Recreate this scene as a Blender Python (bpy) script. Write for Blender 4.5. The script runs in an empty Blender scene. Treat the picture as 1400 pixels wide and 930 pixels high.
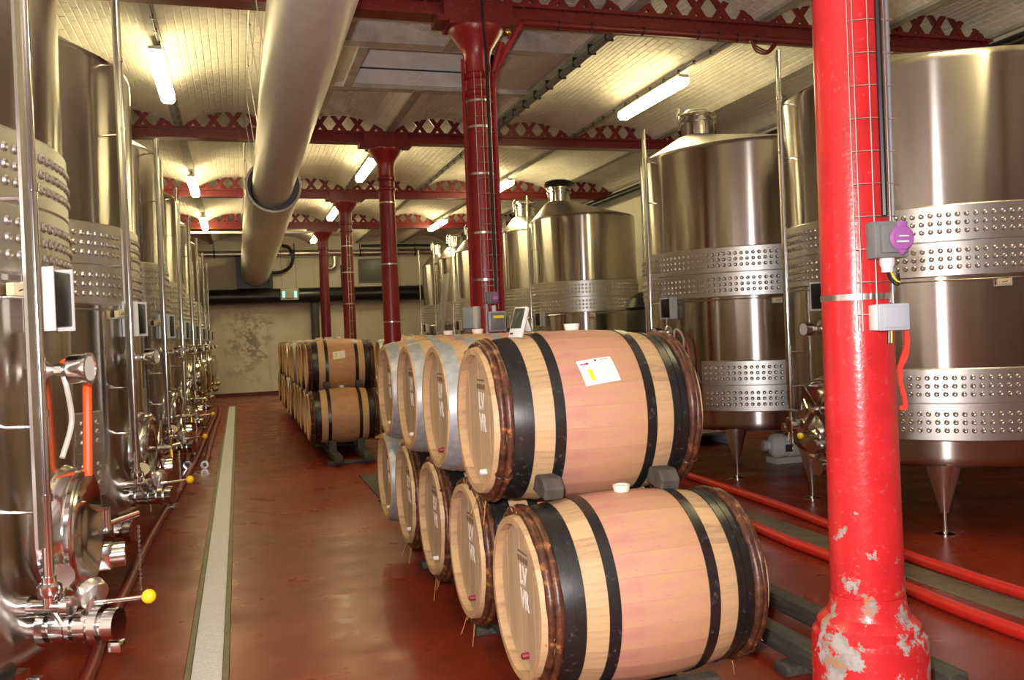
import bpy, bmesh, math, random
from mathutils import Matrix, Vector
random.seed(7)
PI = math.pi
SC = bpy.context.scene
COL = SC.collection

# ------------------------------------------------------------------ camera
YAW, PITCH, ROLL, FPX, CAM_H = 0.300965, -0.0096208, -0.0398042, 1205.0, 1.55
def cam_axes():
    cy, sy = math.cos(YAW), math.sin(YAW)
    fwd = Vector((sy, cy, 0)); right = Vector((cy, -sy, 0)); up = Vector((0, 0, 1))
    cp, sp = math.cos(PITCH), math.sin(PITCH)
    fwd, up = fwd*cp + up*sp, up*cp - fwd*sp
    cr, sr = math.cos(ROLL), math.sin(ROLL)
    right, up = right*cr + up*sr, up*cr - right*sr
    return right, up, fwd
_r, _u, _f = cam_axes()
cd = bpy.data.cameras.new('camera'); cam = bpy.data.objects.new('camera', cd); COL.objects.link(cam)
cd.sensor_fit = 'HORIZONTAL'; cd.sensor_width = 36.0; cd.lens = FPX/1400*36.0
cd.clip_start = 0.02; cd.clip_end = 200
cam.matrix_world = Matrix(((_r.x, _u.x, -_f.x, 0), (_r.y, _u.y, -_f.y, 0), (_r.z, _u.z, -_f.z, CAM_H), (0, 0, 0, 1)))
SC.camera = cam

# ------------------------------------------------------------------ light, exposure
SC.view_settings.view_transform = 'Standard'
SC.view_settings.look = 'None'
SC.view_settings.gamma = 1.0
SC.view_settings.use_curve_mapping = False
SC.view_settings.exposure = 0.4
w = bpy.data.worlds.new('world'); SC.world = w; w.use_nodes = True
w.node_tree.nodes['Background'].inputs[0].default_value = (0.9, 0.85, 0.75, 1)
w.node_tree.nodes['Background'].inputs[1].default_value = 0.05
# the camera's own flash, above and left of the lens
fl = bpy.data.lights.new('camera_flash', 'POINT'); fl.energy = 480; fl.color = (1.0, 0.95, 0.92); fl.shadow_soft_size = 0.05
flo = bpy.data.objects.new('camera_flash', fl); COL.objects.link(flo)
flo.location = Vector((0, 0, CAM_H)) + _u*0.14 - _r*0.09 - _f*0.02
LAMP_STRENGTH = 30.0
LAMP_COLOR = (1.0, 0.83, 0.42)

# ------------------------------------------------------------------ materials
def new_mat(name):
    m = bpy.data.materials.new(name); m.use_nodes = True
    nt = m.node_tree; b = nt.nodes['Principled BSDF']
    return m, nt, b
def N(nt, t, **kw):
    n = nt.nodes.new(t)
    for k, v in kw.items(): setattr(n, k, v)
    return n
def link(nt, a, b): nt.links.new(a, b)
def ramp(nt, fac, stops):
    r = N(nt, 'ShaderNodeValToRGB')
    el = r.color_ramp.elements
    el[0].position, el[0].color = stops[0][0], (*stops[0][1], 1)
    el[1].position, el[1].color = stops[-1][0], (*stops[-1][1], 1)
    for p, c in stops[1:-1]:
        e = el.new(p); e.color = (*c, 1)
    link(nt, fac, r.inputs[0]); return r.outputs[0]
def coord(nt, kind='Object', scale=(1, 1, 1)):
    t = N(nt, 'ShaderNodeTexCoord'); mp = N(nt, 'ShaderNodeMapping')
    mp.inputs['Scale'].default_value = scale
    link(nt, t.outputs[kind], mp.inputs[0]); return mp.outputs[0]
def noise(nt, vec, scale, detail=4, rough=0.55):
    n = N(nt, 'ShaderNodeTexNoise'); n.inputs['Scale'].default_value = scale
    n.inputs['Detail'].default_value = detail; n.inputs['Roughness'].default_value = rough
    link(nt, vec, n.inputs['Vector']); return n.outputs['Fac']
def mix(nt, fac, a, b, blend='MIX'):
    m = N(nt, 'ShaderNodeMix', data_type='RGBA', blend_type=blend)
    for sock, v in ((m.inputs['Factor'], fac), (m.inputs['A'], a), (m.inputs['B'], b)):
        if hasattr(v, 'is_output'): link(nt, v, sock)
        elif isinstance(v, (int, float)): sock.default_value = v
        else: sock.default_value = (*v, 1)
    return m.outputs['Result']
def bump(nt, b, h, strength=0.3, dist=0.01):
    n = N(nt, 'ShaderNodeBump'); n.inputs['Strength'].default_value = strength; n.inputs['Distance'].default_value = dist
    link(nt, h, n.inputs['Height']); link(nt, n.outputs[0], b.inputs['Normal'])
def plain(name, col, rough=0.5, metal=0.0, var=0.0, scale=20.0, bmp=0.0, spec=None):
    m, nt, b = new_mat(name)
    b.inputs['Roughness'].default_value = rough; b.inputs['Metallic'].default_value = metal
    b.inputs['Base Color'].default_value = (*col, 1)
    if spec is not None: b.inputs['Specular IOR Level'].default_value = spec
    v = coord(nt); f = noise(nt, v, scale)
    if var > 0:
        lo = tuple(c*(1-var) for c in col); hi = tuple(min(1, c*(1+var)) for c in col)
        link(nt, ramp(nt, f, [(0.3, lo), (0.7, hi)]), b.inputs['Base Color'])
    if bmp > 0: bump(nt, b, f, bmp, 0.005)
    return m
M = {}
def brushed(name, col, rough, aniso):
    m, nt, b = new_mat(name)
    b.inputs['Metallic'].default_value = 1.0
    v = coord(nt, 'Object', (1.2, 1.2, 90)); f = noise(nt, v, 3.0, 3)
    link(nt, ramp(nt, f, [(0.3, tuple(c*0.94 for c in col)), (0.7, tuple(min(1, c*1.04) for c in col))]), b.inputs['Base Color'])
    mr = N(nt, 'ShaderNodeMapRange'); mr.inputs['To Min'].default_value = rough*0.85; mr.inputs['To Max'].default_value = rough*1.2
    link(nt, f, mr.inputs[0]); link(nt, mr.outputs[0], b.inputs['Roughness'])
    b.inputs['Anisotropic'].default_value = aniso
    t = N(nt, 'ShaderNodeTangent', direction_type='RADIAL', axis='Z')
    link(nt, t.outputs[0], b.inputs['Tangent']); b.inputs['Anisotropic Rotation'].default_value = 0.25
    return m
M['steel'] = brushed('brushed_steel', (0.52, 0.49, 0.45), 0.21, 1.0)
M['jacket'] = plain('jacket_steel', (0.66, 0.65, 0.63), 0.38, 1.0, 0.04, 40)
M['polish'] = plain('polished_steel', (0.74, 0.73, 0.71), 0.14, 1.0, 0.03, 30)
M['satin'] = plain('satin_steel', (0.66, 0.64, 0.61), 0.3, 1.0, 0.05, 30)
M['darksteel'] = plain('dark_steel', (0.10, 0.10, 0.10), 0.35, 1.0)
M['black'] = plain('black_plastic', (0.012, 0.012, 0.013), 0.35, 0, 0.2)
M['white'] = plain('white_plastic', (0.64, 0.64, 0.62), 0.4, 0, 0.04)
M['grey'] = plain('grey_plastic', (0.16, 0.165, 0.17), 0.45, 0, 0.05)
M['lightgrey'] = plain('light_grey_plastic', (0.36, 0.39, 0.44), 0.4, 0, 0.03)
M['lilac'] = plain('lilac_plastic', (0.30, 0.10, 0.33), 0.4, 0, 0.05)
M['yellow'] = plain('yellow_plastic', (0.85, 0.58, 0.01), 0.35, 0, 0.05)
M['yellowprint'] = plain('yellow_print', (0.9, 0.78, 0.02), 0.6)
M['orange'] = plain('orange_tube', (0.85, 0.11, 0.02), 0.4, 0, 0.05)
M['clear'] = plain('milky_tube', (0.62, 0.60, 0.52), 0.3, 0, 0.05)
M['beige'] = plain('beige_block', (0.72, 0.60, 0.38), 0.5, 0, 0.06)
M['paper'] = plain('paper', (0.86, 0.86, 0.86), 0.7, 0, 0.02)
M['ink'] = plain('grey_ink', (0.42, 0.42, 0.45), 0.7)
M['darkink'] = plain('dark_ink', (0.05, 0.04, 0.05), 0.7)
M['pinkink'] = plain('pink_ink', (0.55, 0.08, 0.22), 0.7)
M['stencil'] = plain('white_stencil', (0.88, 0.88, 0.86), 0.7, 0, 0.08, 60)
M['burn'] = plain('burnt_stamp', (0.20, 0.12, 0.06), 0.8)
M['hose'] = plain('red_hose', (0.62, 0.022, 0.016), 0.42, 0, 0.12, 12)
M['hosedark'] = plain('dark_red_hose', (0.20, 0.012, 0.010), 0.4, 0, 0.15, 12)
M['redlever'] = plain('red_lever_paint', (0.80, 0.035, 0.02), 0.35, 0, 0.06)
M['blackpipe'] = plain('black_duct_paint', (0.010, 0.011, 0.012), 0.3, 0, 0.2)
M['greypipe'] = plain('dark_grey_pipe', (0.075, 0.085, 0.095), 0.5, 0, 0.2)
M['conduit'] = plain('conduit_grey', (0.17, 0.165, 0.155), 0.5, 0, 0.15)
M['screen'] = plain('display_glass', (0.05, 0.055, 0.04), 0.15)
M['galv'] = plain('galvanised_hoop', (0.40, 0.43, 0.45), 0.42, 0.35, 0.18, 25)
M['brass'] = plain('brass', (0.65, 0.45, 0.12), 0.25, 1.0, 0.1)
M['glass_green'] = None
M['redcork'] = plain('wine_red_peg', (0.22, 0.01, 0.03), 0.5)
M['silicone'] = plain('milky_silicone', (0.80, 0.76, 0.66), 0.45)
M['canvas'] = plain('duct_paint', (0.68, 0.63, 0.62), 0.38, 0.0, 0.05, 6)
M['board'] = plain('white_board', (0.82, 0.81, 0.78), 0.6, 0, 0.08, 5)
M['concrete'] = plain('lintel_plaster', (0.50, 0.47, 0.42), 0.8, 0, 0.25, 6, 0.3)
M['darkvoid'] = plain('dark_window_pane', (0.02, 0.022, 0.024), 0.2)
M['joist'] = plain('joist_paint', (0.36, 0.34, 0.30), 0.7, 0, 0.2, 5)

def emis(name, col, s):
    m, nt, b = new_mat(name)
    b.inputs['Base Color'].default_value = (0.9, 0.88, 0.8, 1)
    b.inputs['Emission Color'].default_value = (*col, 1); b.inputs['Emission Strength'].default_value = s
    return m
M['tube'] = emis('lamp_diffuser', LAMP_COLOR, LAMP_STRENGTH)
M['exit_green'] = emis('exit_green', (0.02, 0.95, 0.40), 3.0)
M['exit_white'] = plain('exit_face', (0.45, 0.46, 0.42), 0.5)

def m_floor():
    m, nt, b = new_mat('red_painted_floor')
    v = coord(nt, 'Object')
    f1 = noise(nt, v, 0.8, 6, 0.6); f2 = noise(nt, v, 3, 3, 0.5); f3 = noise(nt, v, 60, 3)
    c = ramp(nt, f1, [(0.25, (0.17, 0.020, 0.009)), (0.5, (0.26, 0.031, 0.012)), (0.75, (0.32, 0.045, 0.017))])
    c = mix(nt, ramp(nt, f2, [(0.35, (0, 0, 0)), (0.62, (0.55, 0.55, 0.55))]), c, (0.14, 0.019, 0.010))
    link(nt, c, b.inputs['Base Color'])
    link(nt, ramp(nt, f2, [(0.3, (0.24, 0.24, 0.24)), (0.7, (0.42, 0.42, 0.42))]), b.inputs['Roughness'])
    b.inputs['Specular IOR Level'].default_value = 0.35
    bump(nt, b, noise(nt, v, 5, 1), 0.02, 0.004); return m
M['floor'] = m_floor()
def m_vault():
    m, nt, b = new_mat('painted_brick_vault')
    v = coord(nt, 'Object'); f1 = noise(nt, v, 1.3, 6); f2 = noise(nt, v, 14, 5)
    c = ramp(nt, f1, [(0.3, (0.64, 0.60, 0.53)), (0.7, (0.80, 0.77, 0.70))])
    c = mix(nt, ramp(nt, f2, [(0.30, (0.35, 0.35, 0.35)), (0.5, (0, 0, 0))]), c, (0.48, 0.44, 0.36))
    link(nt, c, b.inputs['Base Color']); b.inputs['Roughness'].default_value = 0.75
    bump(nt, b, f2, 0.4, 0.010); return m
M['vault'] = m_vault()
def m_wall(name, stain):
    m, nt, b = new_mat(name)
    v = coord(nt, 'Object'); f1 = noise(nt, v, 0.9, 6); f2 = noise(nt, v, 3.3, 8, 0.7)
    c = ramp(nt, f1, [(0.3, (0.64, 0.60, 0.50)), (0.7, (0.80, 0.76, 0.67))])
    if stain:
        # flaked damp patch on the plaster
        mp = N(nt, 'ShaderNodeMapping'); mp.inputs['Location'].default_value = (-0.30, 0, -1.55*0.75); mp.inputs['Scale'].default_value = (1.0, 0.02, 0.75)
        t = N(nt, 'ShaderNodeTexCoord'); nz = N(nt, 'ShaderNodeTexNoise'); nz.inputs['Scale'].default_value = 1.6; nz.inputs['Detail'].default_value = 3
        link(nt, t.outputs['Object'], nz.inputs['Vector'])
        va = N(nt, 'ShaderNodeVectorMath', operation='MULTIPLY_ADD'); va.inputs[1].default_value = (1.6, 0, 1.6)
        link(nt, nz.outputs['Color'], va.inputs[0]); vb = N(nt, 'ShaderNodeVectorMath', operation='SUBTRACT'); vb.inputs[1].default_value = (0.8, 0, 0.8)
        link(nt, t.outputs['Object'], vb.inputs[0]); link(nt, vb.outputs[0], va.inputs[2]); link(nt, va.outputs[0], mp.inputs[0])
        ln = N(nt, 'ShaderNodeVectorMath', operation='LENGTH'); link(nt, mp.outputs[0], ln.inputs[0])
        area = ramp(nt, ln.outputs['Value'], [(0.25, (1, 1, 1)), (1.0, (0, 0, 0))])
        sp = ramp(nt, f2, [(0.47, (0, 0, 0)), (0.54, (1, 1, 1))])
        k = mix(nt, 1.0, area, sp, 'MULTIPLY')
        c = mix(nt, k, c, (0.03, 0.028, 0.025))
    link(nt, c, b.inputs['Base Color']); b.inputs['Roughness'].default_value = 0.8
    bump(nt, b, f2, 0.2, 0.01); return m
M['wall'] = m_wall('wall_plaster', False); M['wallstain'] = m_wall('wall_plaster_stained', True)
def m_iron(name, col, chips, top=0.55):
    m, nt, b = new_mat(name)
    v = coord(nt, 'Object'); f1 = noise(nt, v, 6, 5); f2 = noise(nt, v, 9, 8, 0.7); f3 = noise(nt, v, 45, 4)
    c = ramp(nt, f1, [(0.3, tuple(x*0.8 for x in col)), (0.7, tuple(min(1, x*1.12) for x in col))])
    c = mix(nt, ramp(nt, f3, [(0.60, (0, 0, 0)), (0.72, (0.5, 0.5, 0.5))]), c, tuple(min(1, x*0.75+0.10) for x in col))
    if chips:
        sx = N(nt, 'ShaderNodeSeparateXYZ'); link(nt, v, sx.inputs[0])
        mr = N(nt, 'ShaderNodeMapRange'); mr.inputs['From Min'].default_value = top; mr.inputs['From Max'].default_value = 1.05
        mr.inputs['To Min'].default_value = 0.0; mr.inputs['To Max'].default_value = 0.17; link(nt, sx.outputs['Z'], mr.inputs[0])
        sb = N(nt, 'ShaderNodeMath', operation='SUBTRACT'); link(nt, f2, sb.inputs[0]); link(nt, mr.outputs[0], sb.inputs[1])
        chip = ramp(nt, sb.outputs[0], [(0.525, (0, 0, 0)), (0.545, (1, 1, 1))])
        under = ramp(nt, noise(nt, v, 16, 4), [(0.42, (0.36, 0.34, 0.32)), (0.55, (0.25, 0.23, 0.21)), (0.66, (0.40, 0.18, 0.07))])
        c = mix(nt, chip, c, under)
        rr = mix(nt, chip, (0.28, 0.28, 0.28), (0.7, 0.7, 0.7)); link(nt, rr, b.inputs['Roughness'])
    else: b.inputs['Roughness'].default_value = 0.32
    link(nt, c, b.inputs['Base Color']); bump(nt, b, f3, 0.35, 0.004); return m
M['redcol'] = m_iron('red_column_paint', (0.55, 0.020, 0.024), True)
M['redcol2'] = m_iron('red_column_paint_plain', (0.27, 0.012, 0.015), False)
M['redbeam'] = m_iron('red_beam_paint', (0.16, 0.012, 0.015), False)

def m_oak(name, base, pink, pk, head=False):
    m, nt, b = new_mat(name)
    v = coord(nt, 'Object', (2.2, 26, 26) if not head else (26, 26, 2.2)); f = noise(nt, v, 2.0, 6, 0.65)
    oi = N(nt, 'ShaderNodeObjectInfo')
    ad = N(nt, 'ShaderNodeMath', operation='MULTIPLY_ADD'); link(nt, oi.outputs['Random'], ad.inputs[0]); ad.inputs[1].default_value = 0.42
    link(nt, f, ad.inputs[2])
    c = ramp(nt, ad.outputs[0], [(0.38, tuple(x*0.66 for x in base)), (0.55, tuple(x*0.88 for x in base)), (0.72, base), (0.98, tuple(min(1, x*1.12) for x in base))])
    if pink:
        v0 = coord(nt, 'Object'); sx = N(nt, 'ShaderNodeSeparateXYZ'); link(nt, v0, sx.inputs[0])
        ab = N(nt, 'ShaderNodeMath', operation='ABSOLUTE'); link(nt, sx.outputs['X'], ab.inputs[0])
        zone = ramp(nt, ab.outputs[0], [(0.190, (1, 1, 1)), (0.205, (0, 0, 0))])
        f5 = noise(nt, coord(nt, 'Object', (2.6, 5, 5)), 1.6, 5)
        pc = ramp(nt, f5, [(0.30, (pk[0]*0.86, pk[1]*0.72, pk[2]*0.86)), (0.45, pk), (0.58, (base[0]*0.95, base[1]*0.80, base[2]*0.78)), (0.70, (pk[0]*0.95, pk[1]*0.85, pk[2]*0.9))])
        tint = mix(nt, 0.30, pc, c, 'MIX')
        c = mix(nt, zone, c, tint)
    f6 = noise(nt, coord(nt, 'Object', (6, 18, 18)), 3.0, 5)
    c = mix(nt, ramp(nt, f6, [(0.66, (0, 0, 0)), (0.74, (0.5, 0.5, 0.5))]), c, tuple(x*0.45 for x in base))
    link(nt, c, b.inputs['Base Color']); b.inputs['Roughness'].default_value = 0.55
    bump(nt, b, f, 0.15, 0.003); return m
OAK = (0.56, 0.37, 0.195)
M['oak'] = m_oak('oak_stave', OAK, False, None)
M['oakpink'] = m_oak('oak_stave_wine_washed', OAK, True, (0.55, 0.245, 0.20))
M['oakfar'] = m_oak('oak_far_barrel', (0.60, 0.37, 0.17), True, (0.50, 0.24, 0.13))
M['head'] = m_oak('oak_head_board', (0.50, 0.36, 0.225), False, None, True)
def m_hoop():
    m, nt, b = new_mat('black_hoop_paint')
    v = coord(nt, 'Object'); f = noise(nt, v, 35, 6, 0.7)
    link(nt, ramp(nt, f, [(0.58, (0.012, 0.012, 0.012)), (0.74, (0.11, 0.105, 0.10))]), b.inputs['Base Color'])
    b.inputs['Roughness'].default_value = 0.33; b.inputs['Specular IOR Level'].default_value = 0.6
    bump(nt, b, noise(nt, v, 18, 3), 0.15, 0.004); return m
M['hoop'] = m_hoop()
def m_willow():
    m, nt, b = new_mat('chestnut_hoop_bark')
    v = coord(nt, 'Object'); f = noise(nt, v, 22, 6, 0.65)
    link(nt, ramp(nt, f, [(0.35, (0.035, 0.014, 0.008)), (0.58, (0.12, 0.04, 0.02)), (0.70, (0.40, 0.19, 0.06))]), b.inputs['Base Color'])
    b.inputs['Roughness'].default_value = 0.36; bump(nt, b, f, 0.5, 0.006); return m
M['willow'] = m_willow()
M['splint'] = plain('split_wood', (0.55, 0.27, 0.09), 0.7, 0, 0.3, 60, 0.4)
def m_oldwood():
    m, nt, b = new_mat('weathered_beam_wood')
    f = noise(nt, coord(nt, 'Object', (14, 1.5, 14)), 3, 6, 0.65)
    link(nt, ramp(nt, f, [(0.3, (0.030, 0.026, 0.020)), (0.6, (0.075, 0.065, 0.05)), (0.8, (0.14, 0.12, 0.09))]), b.inputs['Base Color'])
    b.inputs['Roughness'].default_value = 0.75; bump(nt, b, f, 0.4, 0.006); return m
M['oldwood'] = m_oldwood()
M['chock'] = plain('grey_wood_chock', (0.075, 0.063, 0.052), 0.8, 0, 0.3, 18, 0.4)
M['grate'] = plain('grate_steel', (0.72, 0.72, 0.73), 0.45, 0.2, 0.06, 20)
M['grateframe'] = plain('drain_frame', (0.20, 0.17, 0.11), 0.5, 0.3, 0.25, 8)
M['pit'] = plain('drain_pit', (0.03, 0.028, 0.025), 0.8)
M['skirting'] = plain('skirting_red', (0.13, 0.018, 0.018), 0.5, 0, 0.2)
M['lampbody'] = plain('lamp_housing', (0.62, 0.61, 0.58), 0.45)

# ------------------------------------------------------------------ mesh helpers
def frame(o, zd, xh=(0, 0, 1)):
    z = Vector(zd).normalized(); x = Vector(xh); x = x - z*x.dot(z)
    if x.length < 1e-5: x = Vector((1, 0, 0)) - z*z.x
    x.normalize(); y = z.cross(x)
    return Matrix(((x.x, y.x, z.x, o[0]), (x.y, y.y, z.y, o[1]), (x.z, y.z, z.z, o[2]), (0, 0, 0, 1)))
class MB:
    def __init__(s): s.v = []; s.f = []
    def add(s, vs, fs, mtx=None):
        n = len(s.v)
        s.v += [tuple(mtx @ Vector(p)) if mtx else tuple(p) for p in vs]
        s.f += [tuple(i+n for i in f) for f in fs]; return s
    def box(s, x0, x1, y0, y1, z0, z1, mtx=None):
        vs = [(x, y, z) for z in (z0, z1) for y in (y0, y1) for x in (x0, x1)]
        return s.add(vs, [(0, 2, 3, 1), (4, 5, 7, 6), (0, 1, 5, 4), (2, 6, 7, 3), (0, 4, 6, 2), (1, 3, 7, 5)], mtx)
    def rbox(s, x0, x1, y0, y1, z0, z1, r, mtx=None):
        bm = bmesh.new()
        bmesh.ops.create_cube(bm, size=1.0)
        for v in bm.verts:
            v.co = Vector(((x0+x1)/2 + v.co.x*(x1-x0), (y0+y1)/2 + v.co.y*(y1-y0), (z0+z1)/2 + v.co.z*(z1-z0)))
        bmesh.ops.bevel(bm, geom=bm.edges[:], offset=r, segments=2, profile=0.5, affect='EDGES')
        bm.verts.index_update()
        s.add([v.co[:] for v in bm.verts], [tuple(v.index for v in f.verts) for f in bm.faces], mtx); bm.free(); return s
    def lathe(s, prof, seg=32, mtx=None, a0=0.0, a1=2*PI, cap=False):
        full = abs(a1-a0-2*PI) < 1e-6; n = seg if full else seg+1
        vs = []
        for r, z in prof:
            for i in range(n):
                a = a0 + (a1-a0)*i/seg; vs.append((r*math.cos(a), r*math.sin(a), z))
        fs = []
        for k in range(len(prof)-1):
            for i in range(seg):
                j = (i+1) % n
                fs.append((k*n+i, k*n+j, (k+1)*n+j, (k+1)*n+i))
        if cap:
            fs.append(tuple(range(n-1, -1, -1))); fs.append(tuple((len(prof)-1)*n+i for i in range(n)))
        return s.add(vs, fs, mtx)
    def cyl(s, a, b, r, r2=None, seg=12):
        a, b = Vector(a), Vector(b); L = (b-a).length
        return s.lathe([(r, 0), (r if r2 is None else r2, L)], seg, frame(a, b-a, (0.3, 0.5, 0.8)), cap=True)
    def tube(s, pts, r, seg=8):
        P = [Vector(p) for p in pts]; n = len(P); vs = []; fs = []
        ref = Vector((0.13, 0.31, 0.94))
        for i, p in enumerate(P):
            d = (P[min(i+1, n-1)] - P[max(i-1, 0)]).normalized()
            x = ref - d*ref.dot(d)
            if x.length < 1e-3: x = Vector((1, 0, 0)) - d*d.x
            x.normalize(); ref = x; y = d.cross(x)
            for k in range(seg):
                a = 2*PI*k/seg; vs.append(tuple(p + x*r*math.cos(a) + y*r*math.sin(a)))
        for i in range(n-1):
            for k in range(seg):
                j = (k+1) % seg; fs.append((i*seg+k, i*seg+j, (i+1)*seg+j, (i+1)*seg+k))
        fs.append(tuple(range(seg-1, -1, -1))); fs.append(tuple((n-1)*seg+k for k in range(seg)))
        return s.add(vs, fs)
    def ball(s, c, r, seg=12, sc=(1, 1, 1)):
        k = seg//2
        prof = [(max(1e-4, r*math.sin(PI*i/k)), -r*math.cos(PI*i/k)) for i in range(k+1)]
        return s.lathe(prof, seg, Matrix.Translation(c) @ Matrix.Diagonal((*sc, 1)))
    def torus(s, R, r, seg=32, sub=8, mtx=None):
        vs = []; fs = []
        for i in range(seg):
            a = 2*PI*i/seg
            for k in range(sub):
                t = 2*PI*k/sub; q = R + r*math.cos(t); vs.append((q*math.cos(a), q*math.sin(a), r*math.sin(t)))
        for i in range(seg):
            for k in range(sub):
                fs.append((i*sub+k, ((i+1) % seg)*sub+k, ((i+1) % seg)*sub+(k+1) % sub, i*sub+(k+1) % sub))
        return s.add(vs, fs, mtx)
    def prism(s, poly, z0, z1, mtx=None):
        n = len(poly)
        vs = [(x, y, z0) for x, y in poly] + [(x, y, z1) for x, y in poly]
        fs = [tuple(range(n-1, -1, -1)), tuple(range(n, 2*n))] + [(i, (i+1) % n, n+(i+1) % n, n+i) for i in range(n)]
        return s.add(vs, fs, mtx)
    def mesh(s, name, m, smooth=True, ang=35):
        me = bpy.data.meshes.new(name); me.from_pydata(s.v, [], s.f); me.validate()
        bm = bmesh.new(); bm.from_mesh(me); bmesh.ops.recalc_face_normals(bm, faces=bm.faces[:]); bm.to_mesh(me); bm.free()
        if smooth:
            me.shade_smooth(); me.set_sharp_from_angle(angle=math.radians(ang))
        me.materials.append(M[m]); return me
    def build(s, name, m, parent=None, smooth=True, ang=35):
        return put(name, s.mesh(name, m, smooth, ang), parent)
def put(name, me, parent=None, mtx=None):
    o = bpy.data.objects.new(name, me); COL.objects.link(o)
    if parent: o.parent = parent
    if mtx is not None: o.matrix_basis = mtx
    return o
def tag(o, label=None, cat=None, group=None, kind=None):
    if label: o['label'] = label
    if cat: o['category'] = cat
    if group: o['group'] = group
    if kind: o['kind'] = kind
    return o
def thing(name, label, cat, loc=(0, 0, 0), rz=0.0, group=None):
    o = bpy.data.objects.new(name, None); COL.objects.link(o); o.location = loc; o.rotation_euler = (0, 0, rz)
    o.empty_display_size = 0.1
    return tag(o, label, cat, group)
def copy_tree(o, parent=None):
    c = o.copy(); COL.objects.link(c); c.parent = parent
    for ch in list(o.children): copy_tree(ch, c)
    return c
def spline(pts, n=8):
    P = [Vector(p) for p in pts]; out = []
    for i in range(len(P)-1):
        p0, p1, p2, p3 = P[max(i-1, 0)], P[i], P[i+1], P[min(i+2, len(P)-1)]
        for k in range(n):
            t = k/n
            out.append(0.5*((2*p1) + (p2-p0)*t + (2*p0-5*p1+4*p2-p3)*t*t + (3*p1-p0-3*p2+p3)*t**3))
    out.append(P[-1]); return out
def text_mesh(s, size, m, depth=0.0, align='CENTER', sx=1.0, bold=0.0):
    cu = bpy.data.curves.new('txt', 'FONT'); cu.body = s; cu.size = size; cu.align_x = align; cu.align_y = 'CENTER'; cu.extrude = depth; cu.offset = bold
    o = bpy.data.objects.new('txt', cu); COL.objects.link(o)
    bpy.context.view_layer.update()
    me = bpy.data.meshes.new_from_object(o.evaluated_get(bpy.context.evaluated_depsgraph_get()))
    bpy.data.objects.remove(o); bpy.data.curves.remove(cu)
    me.transform(Matrix.Diagonal((sx, 1, 1, 1)))
    me.materials.clear(); me.materials.append(M[m]); return me

# ------------------------------------------------------------------ room shell
XL, XR, YB, YW = -3.35, 7.57, -14.0, 26.5
PITCHX = 1.365; TROUGH = [XL + PITCHX*i for i in range(9)]
ZS, RISE, ZB = 4.40, 0.185, 4.22
DR = (-0.205, 0.072); RD = (3.83, 0.10)      # drain centre lines and half widths
# floor with two open channels for the drains
fm = MB()
for x0, x1 in ((XL, DR[0]-DR[1]-0.03), (DR[0]+DR[1]+0.03, RD[0]-RD[1]-0.02), (RD[0]+RD[1]+0.02, XR)):
    fm.box(x0, x1, YB, YW, -0.12, 0)
fm.box(DR[0]-DR[1]-0.03, DR[0]+DR[1]+0.03, 22.5, YW, -0.12, 0)
fm.box(DR[0]-DR[1]-0.03, DR[0]+DR[1]+0.03, YB, 22.5, -0.12, -0.09)
fm.box(RD[0]-RD[1]-0.02, RD[0]+RD[1]+0.02, YB, YW, -0.12, -0.09)
floor = fm.build('floor', 'floor', None, False); tag(floor, kind='structure')
def wallbox(name, *a, m='wall'):
    o = MB().box(*a).build(name, m, None, False); return tag(o, kind='structure')
wl = wallbox('wall_left', XL-0.2, XL, YB, YW, 0, 5.0)
wr = wallbox('wall_right', XR, XR+0.2, YB, YW, 0, 5.0)
wf = wallbox('wall_front', XL, XR, YB-0.2, YB, 0, 5.0)
wb = wallbox('wall_back', XL, XR, YW+0.015, YW+0.2, 0, 5.0)
seams = [XL, -0.42, 0.85, 2.2, 3.5, 4.75, 6.1, XR]
for zz0, zz1 in ((0.0, 2.36), (2.372, 5.0)):
    for a, b in zip(seams[:-1], seams[1:]):
        MB().box(a+0.006, b-0.006, YW-0.01, YW+0.02, zz0, zz1).build('wall_panel', 'wallstain', wb, False)
sk = MB().box(XL, XR, YW-0.045, YW-0.01, 0, 0.10).build('baseboard_back', 'skirting', None, False); tag(sk, kind='structure')

# ceiling: brick jack arches between iron joists
def arch_z(x):
    k = int((x-XL)//PITCHX); c = XL + PITCHX*(k+0.5); u = (x-c)/(PITCHX/2-0.05)
    return ZS + RISE*max(0.0, 1-u*u)
SKY = (1.33, 2.76, 8.62, 10.02)
ceil = thing('ceiling', None, None); ceil['kind'] = 'structure'
def vault(k, y0, y1):
    t0, t1 = TROUGH[k]+0.05, TROUGH[k+1]-0.05; n = 18; vs = []; xs = []
    for i in range(n):
        a = t0 + (t1-t0)*i/n; b = t0 + (t1-t0)*(i+1)/n; d = random.uniform(-0.0012, 0.0008)
        xs += [(a, 0.004), (b-0.001, 0.004)]
    m_ = len(xs); zs = [arch_z(x)+d for x, d in xs]
    vs = [(x, y0, z) for (x, d), z in zip(xs, zs)] + [(x, y1, z) for (x, d), z in zip(xs, zs)]
    fs = [(i, i+1, m_+i+1, m_+i) for i in range(m_-1)]
    # thickness above
    n0 = len(vs); vs += [(t0, y0, 4.78), (t1, y0, 4.78), (t0, y1, 4.78), (t1, y1, 4.78)]
    fs += [(n0, n0+1, n0+3, n0+2), tuple(range(m_)) + (n0+1, n0), tuple(m_+i for i in range(m_)) + (n0+3, n0+2)]
    me = bpy.data.meshes.new('vault'); me.from_pydata(vs, [], fs); me.materials.append(M['vault'])
    put('vault', me, ceil)
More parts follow.
